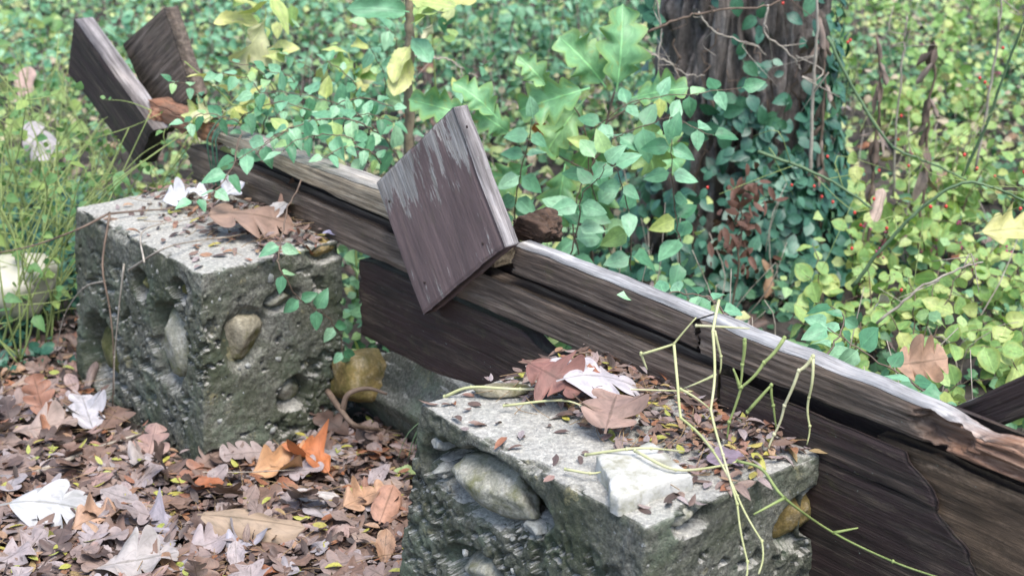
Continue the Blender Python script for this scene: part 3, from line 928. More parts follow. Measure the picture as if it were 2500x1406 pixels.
# ------------------------------------------------------------------ timber
def board(name, parent, O, ex, ey, ez, xl, xr, zb, zt, th, mats, nx=60, nz=16, relief=0.0025, ragged=(0.0, 0.0), seed=0, top_mat=None, edge_wear=0.003, label=None, dent=None):
    """grain along ex; face on the plane y=0 towards ey; zb(x), zt(x) lower and upper edge; xl(v), xr(v) ends."""
    ex, ey, ez, O = map(np.asarray, (ex, ey, ez, O))
    T, Vv = np.meshgrid(np.linspace(0, 1, nx), np.linspace(0, 1, nz), indexing='ij')
    t, v = T.ravel(), Vv.ravel()
    rl = ragged[0] * fbm(np.stack([v * 9 + seed, v * 0 + 3, v * 0], 1), 3, seed)
    rg = ragged[1] * fbm(np.stack([v * 9 + seed, v * 0 + 7, v * 0], 1), 3, seed + 1)
    x = (xl(v) + rl) * (1 - t) + (xr(v) + rg) * t
    b = zb(x) + edge_wear * fbm(np.stack([x * 14, x * 0 + seed, x * 0], 1), 3, 5)
    a = zt(x) + edge_wear * fbm(np.stack([x * 14, x * 0 + seed, x * 0 + 4], 1), 3, 6)
    z = b * (1 - v) + a * v
    g = fbm(np.stack([x * 5 + seed, z * 130, x * 0 + seed], 1), 3, 8) * relief + fbm(np.stack([x * 6 + seed, z * 9, x * 0], 1), 3, 9) * relief * 1.6
    rim = np.minimum(np.minimum(v, 1 - v) * (abs(float(np.mean(a - b))) + 1e-4), 0.004) / 0.004
    rim2 = np.minimum(np.minimum(t, 1 - t) * (abs(float(np.mean(x[-nz:]) - np.mean(x[:nz])))), 0.004) / 0.004
    yf = g - 0.0035 * (1 - np.minimum(rim, rim2))
    if dent is not None: yf = yf - dent(x, z)
    def loc(x, y, z): return np.stack([x, y, z], 1)
    Vf = loc(x, yf, z)
    Vb = loc(x, -th + 0 * x, z)
    idx = np.arange(nx * nz).reshape(nx, nz)
    qf = np.stack([idx[:-1, :-1], idx[:-1, 1:], idx[1:, 1:], idx[1:, :-1]], -1).reshape(-1, 4)
    K = nx * nz
    qb = qf[:, ::-1] + K
    def strip(e): return np.stack([e[:-1], e[1:], e[1:] + K, e[:-1] + K], 1)
    qt, qd, q0, q1 = strip(idx[:, -1]), strip(idx[::-1, 0]), strip(idx[0]), strip(idx[-1, ::-1])
    Q = np.concatenate([qf, qb, qt, qd, q0, q1])
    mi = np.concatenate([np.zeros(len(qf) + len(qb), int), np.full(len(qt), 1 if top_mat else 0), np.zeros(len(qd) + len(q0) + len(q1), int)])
    if np.dot(np.cross(ex, ez), ey) > 0:                       # keep the winding outwards
        pass
    me = mesh_np(name, np.concatenate([Vf, Vb]), Q, [mats] + ([top_mat] if top_mat else []), mi=mi, smooth=False)
    pl = np.array(parent.location) if parent else np.zeros(3)
    mt = Matrix([[*(float(q) for q in (ex[i], ey[i], ez[i])), float(O[i] - pl[i])] for i in range(3)] + [[0, 0, 0, 1]])
    o = ob(name, me, parent, mat=mt)
    if label: o['label'] = label
    return o

K_ = lambda c: (lambda x: 0 * x + c)
bench = empty('timber_frame', SZ(0.7, 0.05, 0.0), 'long collapsed frame of dark weathered timbers running behind the concrete blocks', 'timber frame')
zu = lambda k: ZT + (k + 1.0) * U                 # solved height -> metres
Z_TOP, Z_G0, Z_G1, Z_P2, Z_P3 = zu(-0.862), zu(-0.920), zu(-0.934), zu(-1.012), zu(-1.185)
EY = -ND
def wall_board(name, s0, s1, z0, z1, off, th, mat, **kw):
    zb = z0 if callable(z0) else K_(z0 - z1 if not callable(z1) else z0)
    O = SZ(0, off, 0)
    return board(name, bench, O, RD, EY, ZD, K_(s0), K_(s1), z0 if callable(z0) else K_(z0), z1 if callable(z1) else K_(z1), th, mat, **kw)
RAIL_TH = 0.052
# slow sag and wander of the old rail
def sag(z, a=0.006, k=0): return lambda s: z + a * np.sin(s * 2.1 + k) + 0.002 * np.sin(s * 7 + k)
S_ = U
zl = zu(-0.858); gl = lambda s: zu(-0.893) - 0.021 * (s + 0.61) / 0.8 * U * 0.8
wall_board('top_rail', -0.625, 0.62, lambda s: zu(-0.888) - 0.030 * (s + 0.62), sag(zu(-0.858), 0.003), 0.0, 0.075, M['wood_tan'], nx=140, nz=18, seed=3, top_mat=M['wood_silver'], ragged=(0.02, 0.004), label='tan weathered rail left of the upright board')
wall_board('top_rail', 0.69, 1.235, sag(zu(-0.914), 0.003, 1), sag(zu(-0.862), 0.004, 1), 0.0, RAIL_TH, M['wood_mid'], nx=90, nz=20, seed=5, top_mat=M['wood_bleached_lit'], ragged=(0.02, 0.02))
# the right-hand rail, continuous, its upper edge rotted away past a point
M['rail_right'] = mat_wood('rail_right', (0.045, 0.033, 0.026), (0.13, 0.098, 0.075), (0.26, 0.21, 0.17), green=0.45, rot_from=1.76)
M['rail_right_top'] = mat_wood('rail_right_top', (0.18, 0.17, 0.165), (0.37, 0.36, 0.355), (0.58, 0.57, 0.56), green=0.1, rot_from=1.83)  # same pale top tone, weathering and skylight both in the colour
def zt_right(s):
    n = fbm(np.stack([s * 22, s * 0, s * 0], 1), 4, 2)
    return zu(-0.866) + 0.002 * np.sin(s * 6) - (0.016 + 0.007 * n) * sstep(1.74, 1.86, s)
def bite(x, z):
    n = fbm(np.stack([x * 28, z * 70, x * 0], 1), 4, 12)
    e = np.sqrt(((x - 1.795) / 0.065) ** 2 + ((z - zu(-0.893)) / 0.026) ** 2) + 0.55 * n
    e2 = np.sqrt(((x - 1.90) / 0.07) ** 2 + ((z - zu(-0.907)) / 0.012) ** 2) + 0.5 * n
    return 0.030 * sstep(1.1, 0.55, e) + 0.014 * sstep(1.1, 0.6, e2) + 0.006 * sstep(1.74, 1.85, x) * np.maximum(0, fbm(np.stack([x * 14, z * 120, x * 0], 1), 3, 15))
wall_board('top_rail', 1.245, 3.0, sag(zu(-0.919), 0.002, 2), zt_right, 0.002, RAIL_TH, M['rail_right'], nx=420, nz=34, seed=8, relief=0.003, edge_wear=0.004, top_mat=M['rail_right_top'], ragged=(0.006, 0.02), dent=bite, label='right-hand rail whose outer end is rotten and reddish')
# plank below the gap
def tear_s(z): return 1.735 + (zu(-0.945) - z) * 0.95 + 0.020 * fbm(np.stack([z * 28, z * 0, z * 0], 1), 4, 3)
_z0, _z1 = zu(-1.006), zu(-0.942)
wall_board('second_plank', -0.78, 1.30, sag(zu(-1.006), 0.004, 1), lambda s: zu(-0.939) + 0.018 * sstep(0.9, -0.6, s), -0.006, 0.05, M['wood_mid'], nx=240, nz=20, seed=12, ragged=(0.03, 0.0))
board('second_plank', bench, SZ(0, -0.004, 0), RD, -ND, ZD, K_(1.304), lambda v: tear_s(_z0 + (_z1 - _z0) * v), K_(_z0), K_(_z1), 0.009, M['wood_dark'], nx=90, nz=24, seed=14)
wall_board('torn_plank', 1.66, 3.0, K_(zu(-1.50)), lambda s: zu(-0.938) + 0 * s, 0.010, 0.03, M['wood_torn'], nx=140, nz=90, seed=13, relief=0.007, edge_wear=0.006, label='torn pale brown plank at the right edge')
# gap filler: dark strip added to stand in for the gap's shade
wall_board('gap_shade_strip', -0.6, 3.0, zu(-1.0), zu(-0.880), 0.062, 0.016, M['wood_dark'], nx=40, nz=6, seed=14)
# wide dark plank between and right of the blocks, its right end torn off along a slant
def zt_low(s):
    return np.where(s < 1.70, zu(-1.012), zu(-1.012))
wall_board('lower_plank', 0.075, 0.84, lambda s: zu(-1.192) + 0.05 * sstep(0.35, 0.8, s), lambda s: zu(-1.018) - 0.012 * sstep(0.15, 0.0, s) - 0.028 * sstep(0.70, 0.80, s), 0.002, 0.04, M['wood_dark'], nx=100, nz=36, seed=16, ragged=(0.012, 0.02), label='wide dark maroon plank between the two blocks')
_y0, _y1 = zu(-1.45), zu(-1.0075)
board('lower_plank', bench, SZ(0, -0.004, 0), RD, -ND, ZD, K_(1.02), lambda v: tear_s(_y0 + (_y1 - _y0) * v), K_(_y0), K_(_y1), 0.009, M['wood_dark'], nx=170, nz=80, seed=18, edge_wear=0.002, label='dark plank with torn slanting edge in the lower right corner')

def cross_board(name, pix, off, th, mat, label, edge_mat=None, ragged=(0.0, 0.0), seed=1, relief=0.002):
    """pix: A (start, lower side), B (start, upper side), C (end, upper), D (end, lower) of its face, on a plane off metres behind the wall face"""
    A, B, C, D = [WP(x, y, off) for x, y in pix]
    ex = unit(((D - A) + (C - B)) / 2)
    ey = -ND
    ez = np.cross(ey, ex)
    if np.dot(ez, B - A) < 0: ez = -ez
    bx, bz = (B - A) @ ex, (B - A) @ ez
    cx, cz = (C - A) @ ex, (C - A) @ ez
    dx, dz = (D - A) @ ex, (D - A) @ ez
    return board(name, bench, A, ex, ey, ez, lambda v: bx * v, lambda v: dx * (1 - v) + cx * v,
                 lambda x: dz * x / dx, lambda x: bz + (cz - bz) * (x - bx) / (cx - bx), th, mat, nx=70, nz=50, top_mat=edge_mat, ragged=ragged, seed=seed, relief=relief, label=label)

cross_board('upright_board', [(915, 447), (1103, 264), (1230, 603), (1030, 770)], -0.046, 0.042, M['wood_paint'], 'short maroon board with peeling paint standing aslant across the rail', M['wood_grey'], seed=2, ragged=(0.002, 0.003))
def lump(px, py, off, size, seed, mat, label=None, axes=(RD, ND, ZD)):
    c = WP(px, py, off)
    v, f = ico(5)
    rr = np.random.RandomState(seed)
    n = rr.normal(0, 1, (14, 3)); n /= np.linalg.norm(n, axis=1, keepdims=True)
    d = np.minimum((rr.uniform(0.6, 1.0, 14) / np.maximum(v @ n.T, 1e-3)).min(1), 1.15)
    d = d + 0.16 * fbm(v * np.array([2.0, 5.0, 7.0]) + seed, 4, seed) - 0.18 * sstep(0.15, 0.4, fbm(v * np.array([1.6, 4.0, 5.0]) + seed + 3, 3, seed + 1))
    vv = (v * d[:, None] * np.asarray(size)) @ np.asarray(axes)
    o = ob('rotten_stub', mesh_np('rotten_stub', vv, f, [mat], smooth=False), bench, c - np.array(bench.location))
    if label: o['label'] = label
lump(1312, 556, 0.085, (0.082, 0.055, 0.042), 61, M['wood_rotdark'], 'crumbling rotten stub behind the maroon board')
# V of boards at the far left
cross_board('upright_board', [(165, 178), (178, 48), (372, 318), (332, 402)], -0.03, 0.065, M['wood_dark'], 'dark board leaning to the right, front half of the V at the far left', M['wood_grey'], seed=5, ragged=(0.003, 0.012))
cross_board('upright_board', [(385, 330), (300, 108), (398, 20), (470, 235)], 0.095, 0.05, M['wood_mid'], 'brown board leaning to the left, rear half of the V at the far left', M['wood_dark'], seed=6, ragged=(0.004, 0.003))
lump(385, 285, 0.02, (0.045, 0.035, 0.035), 66, M['wood_rot'], 'rusty broken end of the front V board')
wall_board('rotten_rail', -1.05, -0.63, K_(zu(-0.905)), lambda s: zu(-0.862) + 0.012 * fbm(np.stack([s * 20, s * 0, s * 0], 1), 3, 1), 0.01, 0.07, M['wood_rot'], nx=60, nz=14, seed=31, relief=0.007, edge_wear=0.012)
# board sloping back at the right edge
cross_board('upright_board', [(2330, 1075), (2315, 1000), (2640, 848), (2680, 960)], 0.10, 0.04, M['wood_dark'], 'dark board sloping up behind the rail at the right edge', M['wood_grey'], seed=7)
# nail heads in the maroon board
for px, py in ((950, 492), (1178, 595), (1036, 690), (1140, 310)):
    v, f = ico(2)
    c = WP(px, py, -0.0475)
    ob('nail', mesh_np('nail', (v * np.array([0.0035, 0.0035, 0.0015])) @ np.array([RD, ZD, -ND]), f, [M['wood_dark']]), bench, c - np.array(bench.location))

# green wire looped over the rail
def wire():
    mb = MB()
    for k, (ds, gap) in enumerate(((0.0, 0.004), (0.012, 0.009), (0.026, 0.006), (-0.014, 0.013))):
        pts = []
        s0 = -0.60 + ds
        for (o, z) in ((-0.02, Z_P2 - 0.04), (-0.022, zu(-0.96)), (-0.018 - gap, zu(-0.90)), (-0.012 - gap, zu(-0.868)), (0.02, zu(-0.852) + gap + 0.010), (0.06, zu(-0.85) + gap + 0.006), (0.10, zu(-0.86)), (0.12, zu(-0.93))):
            pts.append(SZ(s0 + 0.05 * max(0, o) + NR.normal(0, 0.003), o, z))
        mb.tube(smooth_path(pts, 5), 0.0022, k=5)
    b = SZ(-0.60, 0.03, zu(-0.86))
    tag(ob('green_wire', mb.mesh('green_wire', [M['wire']], loc=b), None, b), 'thin green wire looped several times over the far rail', 'wire')
wire()

# ------------------------------------------------------------------ tree
TB = AT(1775, 690, 5.05); TB[2] = 0.0
def tree():
    root = empty('tree', TB, 'thick rough-barked tree trunk overgrown with dark green ivy', 'tree')
    nth, nz, Ht = 260, 420, 4.2
    th, zz = np.meshgrid(np.linspace(0, 2 * math.pi, nth, endpoint=False), np.linspace(-0.08, 1, nz) ** 1.0, indexing='xy')
    th, zz = th.ravel(), zz.ravel()
    z = np.where(zz < 0, zz, zz ** 1.35) * Ht
    r0 = 0.262 + 0.085 * np.exp(-np.maximum(z, 0) / 0.22) * (1 + 0.5 * np.sin(th * 5 + 1)) - 0.01 * z
    cx, cy = np.cos(th), np.sin(th)
    wob = fbm(np.stack([cx * 3, cy * 3, z * 4], 1), 3, 3)
    q = np.stack([cx * 5.6 + 0.9 * wob, cy * 5.6 + 0.5 * wob, z * 2.3 + 0.5 * wob], 1)
    f1, f2, cid = worley(q, 5)
    ridge = sstep(0.0, 0.32, f2 - f1)
    r = r0 + 0.048 * ridge - 0.028 + (cid - 0.5) * 0.018 + 0.016 * fbm(np.stack([cx * 16, cy * 16, z * 9], 1), 4, 6)
    V = np.stack([cx * r + 0.02 * np.sin(z * 1.1), cy * r, z], 1)
    idx = np.arange(nth * nz).reshape(nz, nth)
    Q = np.stack([idx[:-1], np.roll(idx[:-1], -1, 1), np.roll(idx[1:], -1, 1), idx[1:]], -1).reshape(-1, 4)
    ob('trunk', mesh_np('trunk', V, Q, [M['bark']]), root)
    # two limbs above the frame
    mb = MB()
    for a, l in ((0.6, 2.4), (2.9, 2.0), (4.6, 1.8)):
        p0 = np.array([0, 0, 3.8 if a < 4 else 3.5])
        d = np.array([math.cos(a), math.sin(a), 1.1])
        mb.tube(smooth_path([p0, p0 + d * l * 0.4, p0 + d * l * 0.75 + ZD * 0.2, p0 + d * l + ZD * 0.6], 5, 0.01), 0.13, 0.04, k=10)
    ob('limb', mb.mesh('limb', [M['bark']]), root)
    return root
tree_root = tree()

def add_leaf(parent, kind, mat, p, d, up, s, name='leaf', sx=1.0):
    pl = np.array(parent.location)
    return ob(name, pmesh(kind, R.randrange(len(PROTO[kind])), mat), parent, mat=frame(np.asarray(p) - pl, d, up, s, sx))

FACE = np.array([0.05, -0.55, 0.85])           # leaves turn to the open path and the light

def jit(s): return NR.normal(0, s, 3)

def stem_obj(parent, paths, mat, name='stem'):
    mb = MB()
    for pts, r0, r1 in paths: mb.tube(pts, r0, r1, k=5)
    return ob(name, mb.mesh(name, [mat], loc=np.array(parent.location)), parent)

def vine(name, pts, label, cat, group=None, kind='honey', mat='honey', size=0.055, step=0.07, start=0.1, stem_mat='stem_brown', r=0.0022, up=FACE, jitter=0.35, droop=0.35, taper=0.75, single=False, smoothn=6):
    path = smooth_path(pts, smoothn, 0.002)
    root = empty(name, path[0], label, cat, group)
    stem_obj(root, [(path, r, r * 0.5)], M[stem_mat])
    seg = np.linalg.norm(np.diff(path, axis=0), axis=1)
    cum = np.concatenate([[0], np.cumsum(seg)])
    L = cum[-1]
    s = start * L
    k = 0
    while s < L:
        i = min(np.searchsorted(cum, s) - 1, len(seg) - 1); i = max(i, 0)
        f = (s - cum[i]) / max(seg[i], 1e-6)
        p = path[i] * (1 - f) + path[i + 1] * f
        t = unit(path[i + 1] - path[i])
        side = unit(np.cross(t, up + jit(0.25)))
        sz = size * (1 - (1 - taper) * s / L) * R.uniform(0.75, 1.15)
        for sg in ((1, -1) if not single else ((1,) if k % 2 else (-1,))):
            if R.random() < 0.06: continue
            d = side * sg + t * R.uniform(0.1, 0.5) - ZD * R.uniform(0, droop * 2) + jit(0.2)
            add_leaf(root, kind, M[mat], p, d, up + jit(jitter), sz * R.uniform(0.85, 1.15))
        s += step * R.uniform(0.8, 1.25)
        k += 1
    # end leaf
    add_leaf(root, kind, M[mat], path[-1], unit(path[-1] - path[-2]) + jit(0.2), up + jit(jitter), size * taper)
    return root

def ivy():
    root = empty('ivy', TB + np.array([0, -0.3, 0.02]), 'dark green ivy climbing the thick tree trunk', 'ivy')
    pl = np.array(root.location)
    n = 0
    clusters = []
    mb = MB()
    paths = [[(1700, 640), (1690, 520), (1720, 400), (1745, 300), (1730, 190), (1760, 80)], [(1880, 660), (1900, 520), (1905, 400), (1880, 300), (1890, 200), (1850, 120)], [(1950, 560), (1960, 420), (1955, 300), (1965, 160)], [(1800, 660), (1810, 520), (1800, 400), (1830, 280), (1780, 180)], [(1640, 560), (1640, 380), (1660, 260), (1660, 120)]]
    pts3 = []
    for pth in paths:
        q = [AT(x, y, 4.72) for x, y in pth]
        pp = smooth_path(q, 8, 0.01)
        out = []
        for a in pp:                                   # press onto the bark
            dx, dy = a[0] - TB[0], a[1] - TB[1]
            rr = math.hypot(dx, dy)
            rad = 0.285 + 0.10 * math.exp(-max(a[2], 0) / 0.2)
            ang = math.atan2(-math.sqrt(max(rad ** 2 - dx ** 2, 0.0004)), max(-rad, min(rad, dx)))
            out.append(np.array([TB[0] + math.cos(ang) * rad, TB[1] + math.sin(ang) * rad, a[2]]))
        mb.tube(np.array(out), 0.005, 0.002, k=5)
        pts3.append(np.array(out))
    ob('stem', mb.mesh('stem', [M['stem_brown']], loc=pl), root)
    zs_w = lambda px, py: 1.0
    while n < 300:
        # density by height: heavy below, a band to the right, sparse above
        ang = R.uniform(-math.pi * 0.98, -0.02)
        z = abs(R.gauss(0, 0.55)) if R.random() < 0.55 else R.uniform(0.3, 1.7)
        if z > 1.9: continue
        pr = (0.9 if ang > -1.8 else 0.4) if z < 0.5 else (0.85 if ang > -1.5 else 0.5)
        if z > 1.15: pr *= 0.7
        if R.random() > pr: continue
        rad = 0.30 + 0.10 * math.exp(-z / 0.2) + R.uniform(0, 0.05)
        c = np.array([TB[0] + math.cos(ang) * rad, TB[1] + math.sin(ang) * rad, z])
        nrm = np.array([math.cos(ang), math.sin(ang), 0.35])
        base = R.uniform(0, 6.28)
        for j in range(R.choice((2, 3, 4))):
            a = base + j * 2.1
            t1 = np.cross(nrm, ZD); t1 = unit(t1)
            d = t1 * math.cos(a) + ZD * (math.sin(a) - 0.35) + nrm * 0.25
            add_leaf(root, 'ivy', M['ivy'], c + jit(0.008), d, nrm + jit(0.3), R.uniform(0.042, 0.075))
            n += 1
    # the dense skirt of smaller ivy around the foot
    k = 1700
    ang = NR.uniform(-math.pi, 0.05, k); z = np.abs(NR.normal(0, 0.36, k))
    kp = (ang > -1.75) | (NR.rand(k) < 0.22) | (z < 0.10)
    ang, z = ang[kp], z[kp]; k = len(z)
    rad = 0.31 + 0.12 * np.exp(-z / 0.2) + NR.uniform(0, 0.22, k) * np.exp(-z / 0.25)
    P = np.stack([TB[0] + np.cos(ang) * rad, TB[1] + np.sin(ang) * rad, z], 1)
    nrm = np.stack([np.cos(ang), np.sin(ang), np.full(k, 0.5)], 1)
    D = NR.normal(0, 1, (k, 3)); D[:, 2] -= 0.5
    D = D - nrm * (D * nrm).sum(1, keepdims=True) / (nrm * nrm).sum(1, keepdims=True) + nrm * 0.2
    me = join_scatter('foliage', [(0, scatter_mesh('x', 'ivy', P, D, nrm + NR.normal(0, 0.3, (k, 3)), NR.uniform(0.035, 0.065, k), NR.rand(k), None))], [M['ivy_attr']], pl)
    f = ob('foliage', me, root); f['kind'] = 'stuff'
ivy()

# ------------------------------------------------------------------ background cover (nobody could count it)
def behind(x, y): return (x * ND[0] + y * ND[1]) - P0 @ ND

def in_view(P, m=150):
    v = P - CAM
    dep = v[:, 1] * CT - v[:, 2] * ST
    px = CX + F_PX * v[:, 0] / dep
    py = CY - F_PX * (v[:, 1] * ST + v[:, 2] * CT) / dep
    return px, py, dep

def sample_ground(n, dmin=0.12, ymax=13.0, margin=800, near_pow=1.0):
    out = []
    while sum(len(a) for a in out) < n:
        y = 2.2 + (ymax - 2.2) * NR.rand(n * 3)
        x = (NR.rand(n * 3) * 2 - 1) * (y * 1.06 * (1250 + margin) / F_PX + 0.3)
        keep = (NR.rand(n * 3) < (np.abs(y * 0.45 + 0.2) / 6)) & (behind(x, y) > dmin)
        keep &= np.hypot(x - TB[0], y - TB[1]) > 0.36
        out.append(np.stack([x[keep], y[keep]], 1))
    return np.concatenate(out)[:n]

def ground_cover():
    parts = []
    def add(kind, n, zr, s, tlo, thi, flat=0.6, ymax=13.0):
        xy = sample_ground(int(n * 1.5), ymax=ymax)
        cl = fbm(np.stack([xy[:, 0] * 2.0, xy[:, 1] * 1.6, xy[:, 0] * 0 + n * 0.001], 1), 3, 17)
        keep = NR.rand(len(xy)) < np.clip(0.62 + 1.4 * cl, 0.22, 1)
        xy = xy[keep]; cl = cl[keep]; n = len(xy)
        z = ground_z(xy[:, 0], xy[:, 1]) + zr[0] + (zr[1] - zr[0]) * NR.rand(n) ** 1.6
        P = np.stack([xy[:, 0], xy[:, 1], z], 1)
        D = NR.normal(0, 1, (n, 3)); D[:, 2] = D[:, 2] * 0.35 - 0.15
        up = np.tile(FACE, (n, 1)) + NR.normal(0, flat, (n, 3))
        hue = fbm(np.stack([xy[:, 0] * 1.3, xy[:, 1] * 1.1, xy[:, 0] * 0 + 4], 1), 3, 23)
        t = np.clip(tlo + (thi - tlo) * NR.rand(n) + 0.45 * hue, 0, 1)
        z = z + np.maximum(0, cl) * 0.12 * NR.rand(n)
        P = np.stack([xy[:, 0], xy[:, 1], z], 1)
        parts.append((0, scatter_mesh('c', kind, P, D, up, NR.uniform(s[0], s[1], n), t, None)))
    add('small', 36000, (0.01, 0.12), (0.025, 0.05), 0.0, 0.75)
    add('smallv', 26000, (0.03, 0.22), (0.03, 0.06), 0.2, 0.95)
    add('small', 6500, (0.06, 0.42), (0.025, 0.045), 0.7, 0.96)
    o = ob('ground_cover', join_scatter('ground_cover', parts, [M['cover']]))
    tag(o, 'low leafy ground cover carpeting the forest floor behind the timbers', kind='stuff')
ground_cover()

def back_litter():
    n = 5000
    xy = sample_ground(n, dmin=0.10)
    P = np.stack([xy[:, 0], xy[:, 1], ground_z(xy[:, 0], xy[:, 1]) + NR.uniform(0.01, 0.07, n)], 1)
    D = NR.normal(0, 1, (n, 3)); D[:, 2] *= 0.3
    up = np.array([0, -0.2, 1]) + NR.normal(0, 0.4, (n, 3))
    parts = [(0, scatter_mesh('c', 'oval', P[:1800], D[:1800], up[:1800], NR.uniform(0.06, 0.12, 1800), NR.rand(1800) * 0.85, None)),
             (0, scatter_mesh('c', 'leaflet', P[1800:], D[1800:], up[1800:], NR.uniform(0.03, 0.06, n - 1800), NR.rand(n - 1800) * 0.88, None))]
    mb = MB()
    o = ob('fallen_leaves', join_scatter('fallen_leaves', parts, [M['litter']]))
    tag(o, 'old brown leaves lying between the undergrowth behind the timbers', kind='stuff')
    # thin dry stems and grass standing through it
    for j in range(2000):
        x, y = sample_ground(1)[0] if j % 50 == 0 else xy[R.randrange(n)]
        z = float(ground_z(x, y)[0])
        h = R.uniform(0.12, 0.55)
        lean = np.array([R.gauss(0, 0.25), R.gauss(0, 0.2), 1.0])
        p = np.array([x, y, z])
        mb.tube(smooth_path([p, p + lean * h * 0.5 + jit(0.02), p + lean * h + jit(0.05) - ZD * R.uniform(0, 0.1)], 3), 0.0028, 0.0012, k=3)
    o = ob('dry_stems', mb.mesh('dry_stems', [M['stem_grey']]))
    tag(o, 'thin dry stems standing through the ground cover behind the timbers', kind='stuff')
back_litter()

# ------------------------------------------------------------------ shrubs of the thicket
def shrub(name, base, label, cat, group, kind, mat, n_stems, h, spread, leaf, step, stem_mat='stem_brown', up=FACE, berries=None, far=False, droop=0.3, lean=(0, 0)):
    root = empty(name, base, label, cat, group)
    pl = np.array(base)
    paths, LV = [], []
    bm_ = MB()
    for k in range(n_stems):
        a = R.uniform(0, 6.28)
        hh = h * R.uniform(0.6, 1.1)
        o = np.array([math.cos(a), math.sin(a), 0]) * spread * R.uniform(0.3, 1.0) + np.array([lean[0], lean[1], 0])
        pts = [pl + jit(0.01) * np.array([1, 1, 0]), pl + o * 0.25 + ZD * hh * 0.45, pl + o * 0.7 + ZD * hh * 0.85, pl + o * 1.2 + ZD * hh * R.uniform(0.85, 1.0)]
        path = smooth_path(pts, 6, 0.003)
        paths.append((path, 0.0026, 0.001))
        seg = np.linalg.norm(np.diff(path, axis=0), axis=1); cum = np.concatenate([[0], np.cumsum(seg)])
        L = cum[-1]; s = L * R.uniform(0.25, 0.4)
        while s < L * 0.999:
            i = max(0, min(np.searchsorted(cum, s) - 1, len(seg) - 1))
            f = (s - cum[i]) / seg[i]
            p = path[i] * (1 - f) + path[i + 1] * f
            t = unit(path[i + 1] - path[i])
            side = unit(np.cross(t, up + jit(0.35)))
            for sg in (1, -1):
                if R.random() < 0.12: continue
                d = side * sg + t * R.uniform(0.0, 0.6) - ZD * R.uniform(0, droop * 2) + jit(0.3)
                LV.append((p, d, up + jit(0.5), leaf * R.uniform(0.5, 1.2)))
            if berries and R.random() < 0.25:
                iv, jf = ico(1)
                for q in range(R.randrange(3, 8)):
                    bm_.add(iv * 0.0042 * R.uniform(0.8, 1.2) + p + jit(0.007) - ZD * 0.006, tris=jf)
            s += step * R.uniform(0.75, 1.3)
    stem_obj(root, paths, M[stem_mat])
    if far:
        P = np.array([l[0] for l in LV]); D = np.array([l[1] for l in LV]); UP = np.array([l[2] for l in LV]); S = np.array([l[3] for l in LV])
        far_mat = M[mat + '_a']
        me = join_scatter('foliage', [(0, scatter_mesh('f', kind, P, D, UP, S, NR.rand(len(P)), None))], [far_mat], pl)
        f = ob('foliage', me, root); f['kind'] = 'stuff'
    else:
        for p, d, u, s in LV:
            add_leaf(root, kind, M[mat], p, d, u, s)
    if bm_.n:
        ob('berries', bm_.mesh('berries', [M[berries]], loc=pl), root)['kind'] = 'stuff'
    return root
# attribute-driven twins of the leaf materials, for far plants whose leaves are one mesh
def twin(key, src_stops, **kw): M[key + '_a'] = mat_leaf(key + '_far', src_stops, src='attr', **kw)
twin('coral', [(0.0, (0.16, 0.30, 0.085)), (0.4, (0.25, 0.42, 0.13)), (0.75, (0.36, 0.51, 0.18)), (1.0, (0.50, 0.54, 0.20))], transl=0.3, rough=0.55)
twin('honey', [(0.0, (0.10, 0.26, 0.135)), (0.45, (0.17, 0.38, 0.22)), (0.8, (0.24, 0.46, 0.28)), (1.0, (0.30, 0.45, 0.17))], transl=0.22, rough=0.45)
twin('yellow', [(0.0, (0.46, 0.46, 0.06)), (0.4, (0.52, 0.50, 0.12)), (0.7, (0.34, 0.42, 0.08)), (1.0, (0.58, 0.52, 0.26))], transl=0.3, rough=0.55)

def gp(px, py):                                  # a spot on the real ground under a photo point
    p = G(px, py, 0.0)
    for _ in range(6): p = G(px, py, float(ground_z(p[0], p[1])[0]))
    return p

def zone(p, across, back, ys, xs=(2120, 2330)):
    px = in_view(np.array([p]))[0][0]
    return across[0 if px < xs[0] else 1 if px < xs[1] else 2] + back[0 if p[1] > ys[0] else 1 if p[1] > ys[1] else 2]

